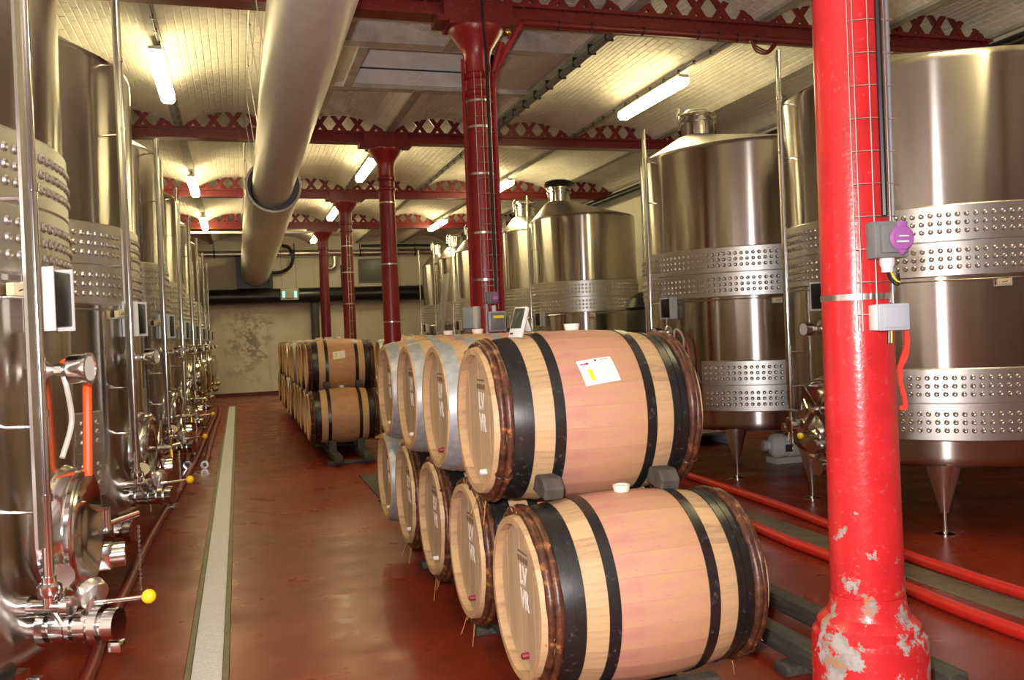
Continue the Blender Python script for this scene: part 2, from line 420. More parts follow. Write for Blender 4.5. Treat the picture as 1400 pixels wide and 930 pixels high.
def vault_bricks(k, y0, y1):
    t0, t1 = TROUGH[k]+0.05, TROUGH[k+1]-0.05; n = 18; vs = []; fs = []; rb = random.Random(k*100+int(y0))
    for i in range(n):
        a = t0 + (t1-t0)*i/n; b = t0 + (t1-t0)*(i+1)/n; y = y0 - (0.115 if i % 2 else 0.0)
        while y < y1:
            ya, yb = max(y0, y)+0.003, min(y1, y+0.23)-0.003; y += 0.23
            if yb-ya < 0.03: continue
            d = rb.uniform(-0.0022, 0.0012); tl = rb.uniform(-0.0012, 0.0012); m0 = len(vs); e = 0.006
            for x_, y_, o_ in ((a+.002, ya, .0045), (b-.002, ya, .0045), (b-.002, yb, .0045), (a+.002, yb, .0045), (a+.002+e, ya+e, d), (b-.002-e, ya+e, d+tl), (b-.002-e, yb-e, d+tl), (a+.002+e, yb-e, d)):
                vs.append((x_, y_, arch_z(x_)+o_))
            fs += [(m0+4, m0+5, m0+6, m0+7)] + [(m0+q, m0+(q+1) % 4, m0+4+(q+1) % 4, m0+4+q) for q in range(4)]
    me = bpy.data.meshes.new('vault_bricks'); me.from_pydata(vs, [], fs); me.materials.append(M['vault'])
    tag(put('vault_bricks', me, ceil), kind='stuff')
for k in range(8):
    if k in (3, 4): vault_bricks(k, 3.0, SKY[2]-0.16); vault_bricks(k, SKY[3]+0.14, YW-0.02)
    else: vault_bricks(k, 3.0, YW-0.02)
for k in range(8):
    if k in (3, 4):
        vault(k, YB, SKY[2]-0.16); vault(k, SKY[3]+0.14, YW)
    else: vault(k, YB, YW)
for i, t in enumerate(TROUGH):
    if 4 == i:
        MB().box(t-0.055, t+0.055, YB, SKY[2]-0.02, ZS-0.03, ZS+0.4).build('joist', 'joist', ceil, False)
        MB().box(t-0.055, t+0.055, SKY[3]+0.02, YW, ZS-0.03, ZS+0.4).build('joist', 'joist', ceil, False)
    else:
        MB().box(t-0.055, t+0.055, YB, YW, ZS-0.03, ZS+0.4).build('joist', 'joist', ceil, False)
# roof hatch opening with its plaster surround and white boards
a0, a1, b0, b1 = SKY; T3, T5 = TROUGH[3]+0.055, TROUGH[5]-0.055
hz = ZS-0.02
MB().box(T3, T5, b0-0.16, b0, hz, 4.62).build('hatch_lintel', 'concrete', ceil, False)
MB().box(T3, T5, b1, b1+0.14, hz, 4.62).build('hatch_lintel', 'concrete', ceil, False)
MB().box(T3, a0-0.09, b0, b1, ZS+0.03, 4.62).build('hatch_slab', 'vault', ceil, False)
MB().box(a1+0.05, T5, b0, b1, ZS+0.03, 4.62).build('hatch_slab', 'vault', ceil, False)
MB().box(a0-0.09, a0, b0, b1, hz-0.01, 4.64).build('hatch_beam', 'concrete', ceil, False)
MB().box(a1, a1+0.05, b0, b1, hz-0.01, 4.64).build('hatch_beam', 'concrete', ceil, False)
for zz0, zz1 in ((hz+0.04, 4.585), (4.605, 4.90)):
    MB().box(a0, a1, b1-0.03, b1, zz0, zz1).build('hatch_board', 'board', ceil, False)
MB().box(a0, a1, b1-0.018, b1, 4.585, 4.605).build('hatch_seam', 'pit', ceil, False)
MB().box(a0-0.02, a0, b0, b1, hz, 4.90).build('hatch_board', 'board', ceil, False)
MB().box(a1, a1+0.02, b0, b1, hz, 4.90).build('hatch_board', 'board', ceil, False)
MB().box(a0, a1, b0, b0+0.02, hz, 4.90).build('hatch_board', 'board', ceil, False)
MB().box(a0-0.02, a1+0.02, b0, b1, 4.90, 4.93).build('hatch_board', 'board', ceil, False)
bt = MB()
for r_ in range(3):
    for c_ in range(2):
        bt.lathe([(0.022, 0.0), (0.018, 0.008), (0.001, 0.011)], 10, frame((2.0+c_*0.13, b1-0.03, 4.43+r_*0.055), (0, -1, 0)))
bt.build('hatch_bolts', 'board', ceil)

# dark window and pipes on the far wall
wn = MB().box(3.55, 4.25, YW-0.03, YW-0.01, 3.22, 3.86).build('window_1', 'darkvoid', None, False); tag(wn, kind='structure')
MB().box(3.51, 4.29, YW-0.04, YW-0.012, 3.18, 3.22).build('window_frame', 'conduit', wn, False)
MB().box(3.51, 4.29, YW-0.04, YW-0.012, 3.86, 3.90).build('window_frame', 'conduit', wn, False)
MB().box(3.51, 3.55, YW-0.04, YW-0.012, 3.22, 3.86).build('window_frame', 'conduit', wn, False)
MB().box(4.25, 4.29, YW-0.04, YW-0.012, 3.22, 3.86).build('window_frame', 'conduit', wn, False)

# ------------------------------------------------------------------ red beams
BEAMS = [2.56, 7.30, 12.2, 17.0, 21.75]
BL = ['red iron lattice beam over the column with the lilac socket and chipped base',
      'red iron lattice beam beside the roof hatch with a red conduit tied below',
      'red iron lattice beam on the column behind the barrels with galvanised hoops',
      'red iron lattice beam carried by the column with a cable on its side',
      'red iron lattice beam next to the plaster end wall']
def lattice_meshes():
    out = []
    zb = ZB+0.15
    half = PITCHX/2-0.05; wv = 2*half/5
    def az(u): return ZS + RISE*max(0.0, 1-(u/half)**2) - 0.004
    for i in range(5):
        mb = MB(); uc = -half + wv*(i+0.5)
        for s in (1, -1):
            p0 = Vector((uc - s*0.088, zb-0.02)); d = Vector((s*0.176, RISE+0.05)).normalized()
            nrm = Vector((-d.y, d.x))*0.029
            def end(off):
                t = 0.02
                while t < 0.5:
                    q = p0 + off + d*t
                    if abs(q.x) > half or q.y > az(q.x)-0.004: break
                    t += 0.002
                return p0 + off + d*t
            qa, qb = end(nrm), end(-nrm)
            if qa.y < zb+0.015 and qb.y < zb+0.015: continue
            oy = 0.004*s
            mb.prism([tuple(p0+nrm), tuple(p0-nrm), tuple(qb), tuple(qa)], -0.012+oy, 0.012+oy, frame((0, 0, 0), (0, -1, 0), (1, 0, 0)))
        if mb.v: out.append(mb.mesh('lattice_cross', 'redbeam', False))
        else: out.append(None)
    return out
LM = lattice_meshes()
sheet = MB()
for bi, by in enumerate(BEAMS):
    t = thing('lattice_beam', BL[bi], 'beam', (0, by, 0))
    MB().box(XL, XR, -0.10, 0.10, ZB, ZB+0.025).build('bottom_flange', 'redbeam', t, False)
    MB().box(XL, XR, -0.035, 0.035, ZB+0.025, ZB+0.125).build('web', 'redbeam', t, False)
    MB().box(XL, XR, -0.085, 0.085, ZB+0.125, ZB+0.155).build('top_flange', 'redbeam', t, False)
    for k in range(8):
        c = XL + PITCHX*(k+0.5)
        for me in LM:
            if me: put('lattice_cross', me, t, Matrix.Translation((c, -0.05, 0)))
    for x in TROUGH[1:-1]:
        if abs(x-2.11) < 0.05: continue
        MB().box(x-0.13, x+0.13, -0.06, -0.04, ZB+0.15, ZS-0.031).build('seat_plate', 'redbeam', t, False)
    n = int((XR-XL)/0.35)
# conduit tied along the second beam
cp = thing('conduit_pipe', 'red conduit with black ties under the lattice beam by the hatch', 'conduit')
MB().cyl((2.42, 7.14, ZB-0.045), (6.9, 7.14, ZB-0.045), 0.032, seg=12).build('pipe', 'redbeam', cp)
for x in (2.75, 3.05, 3.55, 4.1, 4.3, 4.5, 4.7, 5.4, 6.1):
    MB().torus(0.036, 0.007, 14, 5, frame((x, 7.14, ZB-0.045), (1, 0, 0))).build('cable_tie', 'black', cp)
for x in (4.75, 5.65):
    mb = MB()
    for q in range(3):
        mb.tube(spline([(x-0.13, 7.12-q*0.012, ZB-0.07), (x-0.06-q*0.01, 7.1, ZB-0.13-q*0.02), (x+0.04, 7.1, ZB-0.16-q*0.015), (x+0.10+q*0.02, 7.11, ZB-0.11), (x+0.15, 7.13, ZB-0.07)], 5), 0.008, 6)
    mb.build('cable_loop', 'redbeam', cp)
# ceiling conduits along the joists
def ceiling_run(name, label, x, y0, y1, r, m, clip, cat='conduit'):
    t = thing(name, label, cat)
    MB().cyl((x, y0, ZS-0.03-r-0.02), (x, y1, ZS-0.03-r-0.02), r, seg=10).build('pipe', m, t)
    me = MB().box(-r-0.004, r+0.004, -0.010, 0.010, -r*2-0.022, 0).mesh('clip', 'black', False)
    y = y0+0.3
    while y < y1-0.1:
        put('clip', me, t, Matrix.Translation((x, y, ZS-0.031))); y += clip
YB_ = [b+0.11 for b in BEAMS]; YE_ = [b-0.11 for b in BEAMS[1:]] + [YW-0.05]
ceiling_run('ceiling_conduit', 'thick dark grey conduit clipped to a ceiling joist beside the roof hatch', TROUGH[5], YB_[1], YE_[1], 0.038, 'conduit', 0.42)
ceiling_run('ceiling_conduit', 'thin grey conduit feeding the strip lamp above the drain side tanks', TROUGH[2]+0.03, YB_[1], YE_[1], 0.010, 'conduit', 0.35)
ceiling_run('ceiling_conduit', 'thin grey conduit feeding the strip lamp above the tank with the coiled lead', TROUGH[6]-0.07, YB_[1], YE_[1], 0.010, 'conduit', 0.35)
ceiling_run('ceiling_conduit', 'thin grey conduit on the joist between the two middle lattice beams', TROUGH[5], YB_[2], YE_[2], 0.014, 'conduit', 0.45)
ceiling_run('ceiling_conduit', 'thin grey conduit beside the strip lamp over the column with bright strap', TROUGH[4]-0.07, YB_[2], YE_[2], 0.010, 'conduit', 0.35)

# ------------------------------------------------------------------ columns
CX = 2.05
CL = ['bright red cast iron column with chipped round base, wire tray and lilac socket',
      'red cast iron column with conduits, standing behind the galvanised hoop barrels',
      'plain red cast iron column with bright metal strap, in front of the far barrel stack',
      'dark red cast iron column with a cable ladder, rising above the far barrels',
      'dark red cast iron column without cables, close to the plaster end wall']
def column(i, y):
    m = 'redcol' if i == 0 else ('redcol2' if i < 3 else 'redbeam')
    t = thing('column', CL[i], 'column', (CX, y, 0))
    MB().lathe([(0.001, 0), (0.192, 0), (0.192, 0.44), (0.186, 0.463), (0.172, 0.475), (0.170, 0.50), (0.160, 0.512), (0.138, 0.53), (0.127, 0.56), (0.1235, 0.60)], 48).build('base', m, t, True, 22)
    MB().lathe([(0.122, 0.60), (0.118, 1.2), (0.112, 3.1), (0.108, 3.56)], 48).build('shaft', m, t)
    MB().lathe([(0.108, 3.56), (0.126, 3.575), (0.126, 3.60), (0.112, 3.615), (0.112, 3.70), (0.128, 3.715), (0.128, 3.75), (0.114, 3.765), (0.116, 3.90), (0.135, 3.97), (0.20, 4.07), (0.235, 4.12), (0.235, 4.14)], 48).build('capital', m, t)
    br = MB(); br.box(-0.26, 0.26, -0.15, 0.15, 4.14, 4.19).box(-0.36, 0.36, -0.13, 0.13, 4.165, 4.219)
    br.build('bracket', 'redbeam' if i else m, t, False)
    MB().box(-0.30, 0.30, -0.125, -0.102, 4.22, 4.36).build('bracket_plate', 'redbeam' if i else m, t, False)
    return t
cols = [column(i, y) for i, y in enumerate(BEAMS)]
def strap(t, z, r):
    MB().lathe([(r, -0.010), (r+0.003, -0.010), (r+0.003, 0.010), (r, 0.010)], 40, Matrix.Translation((0, 0, z))).build('strap', 'satin', t)
for z in (1.62, 2.66): strap(cols[0], z, 0.1165)
for z in (2.0, 2.40, 2.9, 3.3, 3.52): strap(cols[1], z, 0.1145)
for z in (1.75, 2.55, 3.40): strap(cols[2], z, 0.1145)
for z in (2.2, 2.8, 3.3): strap(cols[3], z, 0.1145)
# side conduits of the second column and a bracket brace
c2 = cols[1]
MB().tube([(-0.135, -0.03, 0.62), (-0.135, -0.03, 3.88)], 0.016, 8).build('side_conduit', 'redcol2', c2)
MB().tube(spline([(0.13, -0.04, 0.62), (0.125, -0.04, 3.5), (0.13, -0.04, 3.7), (0.21, -0.08, 3.9), (0.33, -0.15, 4.12), (0.375, -0.16, 4.172)], 6), 0.024, 8).build('side_conduit', 'redcol2', c2)
MB().tube(spline([(0.13, -0.06, 3.78), (0.16, -0.08, 3.9), (0.20, -0.1, 4.02)], 5), 0.03, 8).build('horn_pipe', 'redcol2', c2)
MB().ball((0.23, -0.18, 4.08), 0.035).build('warning_lamp', 'brass', c2)

# wire cable trays, local frame: f towards the camera side, r to its right
def tray(name, label, cx, cy, ztop, zbot, offs, pitch, rr, wire=0.0025, hooks=True):
    d = Vector((-cx, -cy, 0)).normalized(); rgt = Vector((-d.y, d.x, 0))
    t = thing(name, label, 'cable tray', (cx, cy, 0))
    def at(r_, f_, z): return rgt*r_ + d*f_ + Vector((0, 0, z))
    for r_, f_ in offs:
        MB().tube([at(r_, f_, zbot), at(r_, f_, ztop)], wire, 6).build('wire', 'satin', t)
    z = zbot + pitch*0.5
    while z < ztop:
        mb = MB().tube([at(r_, f_, z) for r_, f_ in offs] + [at(offs[-1][0]+0.02, offs[-1][1]+0.012, z-0.002)], wire, 6)
        mb.build('rung', 'satin', t); z += pitch
    return t, at
t1, at1 = tray('cable_tray', 'wire mesh cable tray fixed to the red column with the lilac socket', CX, BEAMS[0], 3.6, 1.505, [(0.0, 0.135), (0.016, 0.139), (0.062, 0.130), (0.112, 0.10), (0.118, 0.082)], 0.108, 0.11)
t2, at2 = tray('cable_tray', 'wire mesh cable tray on the red column behind the stacked barrels', CX, BEAMS[1], 3.75, 1.75, [(-0.03, 0.135), (0.03, 0.14), (0.07, 0.125), (0.10, 0.10)], 0.13, 0.11, 0.003)
t4, at4 = tray('cable_tray', 'narrow cable ladder on the dark red column above far barrels', CX, BEAMS[3], 3.5, 1.0, [(0.0, 0.13), (0.05, 0.12)], 0.25, 0.11, 0.005)
def cable(label, pts, r, m='black', name='power_cable'):
    o = MB().tube(spline(pts, 6), r, 8).build(name, m); return tag(o, label, 'cable')
b1 = Vector((CX, BEAMS[0], 0)); b2 = Vector((CX, BEAMS[1], 0))
cable('black power cables running down the wire tray to the lilac socket box', [b1+at1(0.095, 0.115, 3.6), b1+at1(0.095, 0.115, 2.6), b1+at1(0.095, 0.112, 1.885)], 0.011)
cable('grey lead running down beside the light grey junction box on red column', [b1+at1(0.123, 0.07, 3.6), b1+at1(0.122, 0.075, 1.9), b1+at1(0.105, 0.09, 1.595)], 0.007, 'grey')
cable('black cable hanging along the red column above the meter box', [b2+at2(0.06, 0.265, 4.36), b2+at2(0.065, 0.26, 4.12), b2+at2(0.075, 0.18, 3.95), b2+at2(0.08, 0.135, 3.78), b2+at2(0.08, 0.128, 2.6), b2+at2(0.085, 0.128, 1.91)], 0.012)
tie = MB()
for z in (1.985, 2.30, 2.62): tie.box(-0.018, 0.018, -0.018, 0.018, z-0.012, z+0.012, Matrix.Translation(b1+at1(0.097, 0.115, 0)))
tag(tie.build('cable_tie', 'black', t1, False), None)
bpy.context.view_layer.update()
t1.children[-1].matrix_basis = Matrix.Translation(-Vector(t1.location))
# socket boxes on the columns
def face_frame(base, at, r_, f_, z, turn=0.0):
    d = at(0, 1, 0).normalized(); rgt = at(1, 0, 0).normalized()
    n = (d*math.cos(turn) + rgt*math.sin(turn)).normalized(); x = Vector((0, 0, 1)).cross(n) ; 
    o = base + at(r_, f_, z)
    return Matrix(((x.x, 0, n.x, o.x), (x.y, 0, n.y, o.y), (x.z, 1, n.z, o.z), (0, 0, 0, 1)))   # x right, y up, z out
def socket_box(label, mtx, s, m='grey'):
    t = thing('socket_box', label, 'socket'); t.matrix_basis = mtx
    MB().rbox(-0.06*s, 0.06*s, -0.06*s, 0.06*s, -0.055*s, 0.0, 0.006*s).build('housing', m, t)
    MB().rbox(-0.045*s, 0.05*s, -0.045*s, 0.045*s, 0.0, 0.018*s, 0.005*s).build('socket_plate', m, t)
    lid = MB().lathe([(0.001, 0), (0.040*s, 0), (0.042*s, 0.006*s), (0.036*s, 0.013*s), (0.001, 0.015*s)], 28, Matrix.Translation((0.012*s, 0, 0.030*s)))
    lid.rbox(-0.004*s, 0.030*s, 0.02*s, 0.055*s, 0.030*s, 0.040*s, 0.004*s)
    lid.prism([(-0.008*s, -0.032*s), (0.010*s, -0.054*s), (0.03*s, -0.032*s)], 0.031*s, 0.040*s)
    lid.build('socket_lid', 'lilac', t)
    MB().cyl((0.01*s, 0.0, 0.018*s), (0.01*s, 0, 0.032*s), 0.034*s, seg=24).build('socket_ring', 'grey', t)
    for xx in (-0.052, 0.052):
        for yy in (-0.052, 0.052): MB().cyl((xx*s, yy*s, -0.001), (xx*s, yy*s, 0.003*s), 0.005*s, seg=8).build('screw', 'conduit', t)
    MB().box(-0.004*s, 0.030*s, 0.004*s, 0.008*s, 0.0445*s, 0.0455*s).box(-0.012*s, 0.030*s, -0.014*s, -0.009*s, 0.0445*s, 0.0455*s).build('lid_print', 'white', t, False)
    return t
sb = socket_box('dark grey socket box with lilac round lid on the bright red column', face_frame(b1, at1, 0.112, 0.165, 1.80, 0.55), 1.0)
MB().lathe([(0.024, 0), (0.024, 0.02), (0.019, 0.03), (0.019, 0.045), (0.001, 0.046)], 16, frame((0.0, -0.06, -0.03), (0, -1, 0))).build('cable_gland', 'white', sb)
MB().tube(spline([(0.0, -0.10, -0.03), (0.012, -0.13, -0.028), (0.03, -0.145, -0.02), (0.032, -0.11, -0.022)], 5), 0.006, 6).build('lead', 'black', sb)
MB().tube(spline([(0.006, -0.10, -0.025), (0.022, -0.13, -0.02), (0.034, -0.14, -0.015)], 5), 0.003, 6).build('earth_lead', 'yellow', sb)
jb = thing('junction_box', 'light grey square junction box below the lilac socket', 'junction box'); jb.matrix_basis = face_frame(b1, at1, 0.108, 0.16, 1.548, 0.45)
MB().rbox(-0.058, 0.052, -0.043, 0.043, -0.055, -0.006, 0.007).build('housing', 'white', jb)
MB().rbox(-0.052, 0.054, -0.044, 0.044, -0.006, 0.006, 0.005).build('cover', 'lightgrey', jb)
MB().rbox(-0.034, 0.044, -0.034, 0.034, 0.004, 0.010, 0.003).build('cover_panel', 'lightgrey', jb)
MB().tube([(0.0, -0.043, -0.03), (-0.002, -0.085, -0.03)], 0.006, 6).build('lead', 'black', jb)
MB().tube([(0.006, -0.043, -0.025), (0.004, -0.085, -0.024)], 0.003, 6).build('earth_lead', 'yellow', jb)
# red hook spanner hanging below the junction box
hk = face_frame(b1, at1, 0.128, 0.10, 0.0, 0.25)
outer = [(0.012, 1.515), (0.026, 1.50), (0.030, 1.47), (0.024, 1.42), (0.004, 1.38), (0.002, 1.33), (0.012, 1.29), (0.016, 1.255), (0.008, 1.238), (-0.008, 1.240), (-0.010, 1.252), (0.002, 1.256), (0.001, 1.28), (-0.008, 1.32), (-0.012, 1.38), (0.002, 1.42), (0.013, 1.45), (0.014, 1.49)]
o = MB().prism(outer, -0.006, 0.006).build('hook_spanner', 'redlever', None, False); o.matrix_basis = hk
tag(o, 'red curved hook spanner hanging under the light grey junction box', 'spanner')
socket_box('small grey socket box with lilac lid on the column behind the barrels', face_frame(b2, at2, 0.055, 0.165, 1.84, 0.3), 0.85)
mbx = thing('meter_box', 'grey meter box with a yellow label strip on red column', 'meter box'); mbx.matrix_basis = face_frame(b2, at2, 0.085, 0.19, 1.64, 0.2)
MB().rbox(-0.075, 0.075, -0.085, 0.085, -0.06, 0.0, 0.006).build('housing', 'lightgrey', mbx)
MB().rbox(-0.058, 0.065, -0.072, 0.072, 0.0, 0.008, 0.004).build('cover', 'grey', mbx)
MB().box(-0.035, 0.055, 0.028, 0.05, 0.008, 0.010).build('label_strip', 'yellowprint', mbx, False)
MB().lathe([(0.02, 0), (0.02, 0.05), (0.001, 0.05)], 12, frame((-0.02, 0.085, -0.03), (0, 1, 0))).build('cable_gland', 'white', mbx)
gb = thing('switch_box', 'pale grey switch box on the column beside the yellow striped meter box', 'switch box'); gb.matrix_basis = face_frame(b2, at2, -0.145, 0.12, 1.67, -0.55)
MB().rbox(-0.075, 0.045, -0.08, 0.10, -0.06, 0.0, 0.008).build('housing', 'lightgrey', gb)
MB().rbox(0.035, 0.075, -0.085, 0.105, -0.06, 0.012, 0.008).build('side_cover', 'white', gb)
MB().box(-0.06, 0.03, -0.11, -0.082, -0.05, -0.01).build('base_plate', 'conduit', gb, False)

# ------------------------------------------------------------------ lamps
def lamp_proto():
    L = 1.62
    t = thing('strip_lamp', 'strip lamp', 'lamp')
    MB().rbox(-0.06, 0.06, -L/2, L/2, 0.05, 0.09, 0.012).build('housing', 'lampbody', t)
    mb = MB(); prof = [(-0.072, 0.055), (-0.072, 0.0), (-0.045, -0.032), (0.045, -0.032), (0.072, 0.0), (0.072, 0.055)]
    vs = [(x, -L/2+0.02, z) for x, z in prof] + [(x, L/2-0.02, z) for x, z in prof]; n = len(prof)
    mb.add(vs, [(i, i+1, n+i+1, n+i) for i in range(n-1)] + [tuple(range(n)), tuple(range(2*n-1, n-1, -1))])
    mb.build('diffuser', 'tube', t)
    for y in (-0.6, 0.6): MB().cyl((0, y, 0.09), (0, y, 0.16), 0.012, seg=8).build('hanger', 'conduit', t)
    return t
LX = (-0.62, 2.07, 4.78)
LAMPS = [(LX[0], 9.47, 'lit strip lamp over the drain side tanks before the hatch'), (LX[0], 15.95, 'lit strip lamp over the drain side tanks around mid row, where the duct sleeve starts'), (LX[0], 20.85, 'lit strip lamp over the drain side tanks close to the end wall'),
         (LX[1], 14.2, 'lit strip lamp just past the column with the bright metal strap'), (LX[1], 19.2, 'lit strip lamp past the column carrying a cable ladder'), (LX[1], 23.9, 'lit strip lamp behind the last column by the end wall'),
         (LX[2], 9.47, 'lit strip lamp above the gap beside the tank with coiled lead'), (LX[2], 15.9, 'lit strip lamp above the smaller tanks by the right-hand wall, nearer the hatch'), (LX[2], 21.2, 'lit strip lamp above the smaller tanks next to the end wall'),
         (LX[0], 4.3, 'lit strip lamp above the tank with orange tube'), (LX[2], 4.3, 'lit strip lamp above the tank behind the bright red column')]
lp = lamp_proto()
for i, (x, y, lb) in enumerate(LAMPS):
    o = lp if i == 0 else copy_tree(lp)
    o.location = (x, y, 4.21); tag(o, lb, 'lamp', 'strip lamps on the ceiling joists')

# ------------------------------------------------------------------ big round duct
dk = thing('air_duct', 'large pale round ventilation duct hung below the vaults', 'duct')
DX, DZ = 0.535, 3.75
MB().lathe([(0.279, 0), (0.279, 13.3)], 64, frame((DX, 0.0, DZ), (0.0015, 1, 0))).build('duct_pipe', 'canvas', dk)
def sect(pts):  # swept round duct with changing radius
    mb = MB(); seg = 56; vs = []; fs = []
    for (x, y, z, r) in pts:
        for k in range(seg):
            a = 2*PI*k/seg; vs.append((x+r*math.cos(a), y, z+r*math.sin(a)))
    for i in range(len(pts)-1):
        for k in range(seg):
            j = (k+1) % seg; fs.append((i*seg+k, i*seg+j, (i+1)*seg+j, (i+1)*seg+k))
    return mb.add(vs, fs)
sl = sect([(0.565, 12.85, 3.74, 0.355), (0.565, 12.85, 3.74, 0.375), (0.565, 12.89, 3.74, 0.378), (0.555, 16.0, 3.70, 0.385), (0.55, 19.0, 3.65, 0.392), (0.55, 19.02, 3.65, 0.384), (0.55, 22.0, 3.60, 0.40), (0.55, 24.2, 3.56, 0.405), (0.55, 24.22, 3.56, 0.395), (0.55, 26.2, 3.53, 0.40)])
sl.build('duct_sleeve', 'canvas', dk)
MB().torus(0.377, 0.008, 48, 6, frame((0.565, 12.85, 3.74), (0, 1, 0))).build('sleeve_rim', 'canvas', dk)
sect([(0.55, 12.95, 3.74, 0.37), (0.54, 13.25, 3.75, 0.28)]).build('sleeve_reducer', 'canvas', dk)
wb_ = MB(); wb_.box(0.02, 1.02, 26.18, 26.48, 3.07, 3.16).box(0.02, 0.12, 26.18, 26.48, 3.16, 3.98).box(0.92, 1.02, 26.18, 26.48, 3.16, 3.98).box(0.02, 1.02, 26.40, 26.48, 3.16, 3.98)
wb_.build('wall_frame', 'blackpipe', dk, False)
MB().cyl((0.215, 0.2, 4.36), (0.175, 24.0, 4.36), 0.004, seg=6).build('support_cable', 'satin', dk)
for i in range(18):
    y = 2.0 + i*1.22
    if any(abs(y-b) < 0.12 for b in BEAMS): y += 0.2
    MB().cyl((0.21, y, 4.36), (0.21, y, arch_z(0.21)-0.005), 0.004, seg=6).build('drop_wire', 'satin', dk)
    sg = -0.27 if y < 12.8 else -0.34
    MB().cyl((0.205, y, 4.35), (DX+sg+0.02, y+0.35, DZ+0.10), 0.004, seg=6).build('hanger_wire', 'clear', dk)
    MB().ball((0.208, y, 4.345), 0.014, 8).build('hook', 'satin', dk)

# pipes on the end wall
p = thing('wall_duct', 'fat black horizontal duct across the end wall', 'duct')
MB().cyl((-3.3, 26.2, 2.835), (5.45, 26.2, 2.835), 0.222, seg=32).build('duct_pipe', 'blackpipe', p)
for x in (-1.4, 0.9, 3.3, 4.9): MB().lathe([(0.223, -0.03), (0.229, -0.03), (0.229, 0.03), (0.223, 0.03)], 32, frame((x, 26.2, 2.835), (1, 0, 0))).build('joint_band', 'blackpipe', p)
p = tag(MB().cyl((2.17, 26.25, 0.02), (2.17, 26.25, 2.62), 0.115, seg=24).build('down_pipe', 'greypipe'), 'dark grey vertical pipe dropping from the fat black duct', 'pipe')
p = thing('steel_pipe', 'thin steel pipe running high across the end wall', 'pipe')
MB().cyl((-1.6, 26.32, 4.07), (7.3, 26.32, 4.07), 0.095, seg=20).build('pipe', 'satin', p)
for x in (-0.55, 1.65, 3.55, 5.2):
    MB().lathe([(0.096, -0.02), (0.112, -0.02), (0.112, 0.02), (0.096, 0.02)], 20, frame((x, 26.32, 4.07), (1, 0, 0))).build('clamp', 'black', p)
    MB().cyl((x, 26.32, 4.17), (x, 26.32, 4.36), 0.012, seg=6).build('rod', 'black', p)
p = thing('pipe_bend', 'short steel u-bend hanging below the high steel pipe', 'pipe')
MB().tube(spline([(2.55, 26.3, 3.97), (2.55, 26.3, 3.75), (2.62, 26.3, 3.62), (2.72, 26.3, 3.62), (2.80, 26.3, 3.72), (2.80, 26.3, 3.97)], 6), 0.07, 14).build('bend', 'satin', p)
tag(MB().tube(spline([(1.35, 26.38, 4.30), (1.48, 26.24, 4.25), (1.56, 26.13, 4.10), (1.60, 26.12, 3.9), (1.5, 26.18, 3.66), (1.25, 26.3, 3.53), (0.95, 26.35, 3.52)], 8), 0.05, 10).build('flexible_hose', 'black'), 'black flexible hose curving behind the duct to the end wall', 'hose')
tag(MB().box(2.98, 3.03, 26.43, 26.49, 3.05, 3.72).build('cable_channel', 'black', None, False), 'short black vertical cable channel beside the dark window', 'cable channel')
tag(MB().tube([(6.9, 26.38, 4.28), (3.6, 26.38, 4.28)], 0.04, 8).build('black_pipe', 'blackpipe'), 'thin black pipe above the steel pipe on end wall', 'pipe')
tag(MB().cyl((7.28, -2.5, 4.16), (7.28, 26.2, 4.16), 0.065, seg=16).build('black_pipe', 'blackpipe'), 'long black pipe running under the ceiling along the right wall', 'pipe')
tag(MB().tube([(-3.3, 21.67, 4.13), (1.9, 21.67, 4.13)], 0.03, 8).build('white_pipe', 'white'), 'thin white pipe fixed below the last red lattice beam', 'pipe')
# exit sign hung in front of the black duct
ex = thing('exit_sign', 'lit emergency exit sign with two green bars on black duct', 'exit sign', (1.455, 25.93, 2.87))
MB().rbox(-0.25, 0.25, -0.03, 0.03, -0.165, 0.165, 0.012).build('case', 'exit_white', ex)
for x in (-0.165, 0.165): MB().rbox(x-0.03, x+0.03, -0.036, -0.028, -0.09, 0.075, 0.003).build('green_bar', 'exit_green', ex)
MB().rbox(-0.10, 0.10, -0.034, -0.028, -0.08, 0.07, 0.003).build('green_field', plain and 'exit_white', ex)
MB().box(-0.09, 0.09, -0.033, -0.0305, -0.135, -0.115).build('print_line', 'darkink', ex, False)
for x in (-0.2, 0.2): MB().cyl((x, 0, 0.16), (x, 0.2, 1.5), 0.005, seg=6).build('hanging_wire', 'conduit', ex)

# ------------------------------------------------------------------ drains
def drain(name, label, xc, hw, y0, y1, pl, m, bars, frame_w):
    t = thing(name, label, 'drain', (xc, 0, 0))
    for s in (-1, 1):
        MB().box(min(s*hw, s*(hw+frame_w)), max(s*hw, s*(hw+frame_w)), y0, y1, -0.088, 0.003).build('frame_rail', 'grateframe', t, False)
    mb = MB()
    for s in (-1, 1): mb.box(min(s*(hw-0.003), s*(hw-0.012)), max(s*(hw-0.003), s*(hw-0.012)), 0.003, pl-0.003, -0.022, 0.0)
    nb = int(pl/bars)
    for i in range(nb):
        y = 0.003 + (pl-0.006)*(i+0.5)/nb; mb.box(-hw+0.012, hw-0.012, y-bars*0.36, y+bars*0.36, -0.014, -0.001)
    me = mb.mesh('grate_panel', m, False)
    y = y0
    while y < y1-0.05:
        put('grate_panel', me, t, Matrix.Translation((0, y, 0))); y += pl
    MB().box(-hw, hw, y0, y1, -0.089, -0.086).build('channel_bed', 'pit', t, False)
drain('floor_drain', 'long steel grate drain in the red floor beside the tank row', DR[0], DR[1], -1.55, 22.48, 0.89, 'grate', 0.022, 0.027)
drain('floor_drain', 'dull steel grate drain between two red hoses near the bright column', RD[0], RD[1], -1.8, 9.0, 0.9, 'grateframe', 0.016, 0.016)
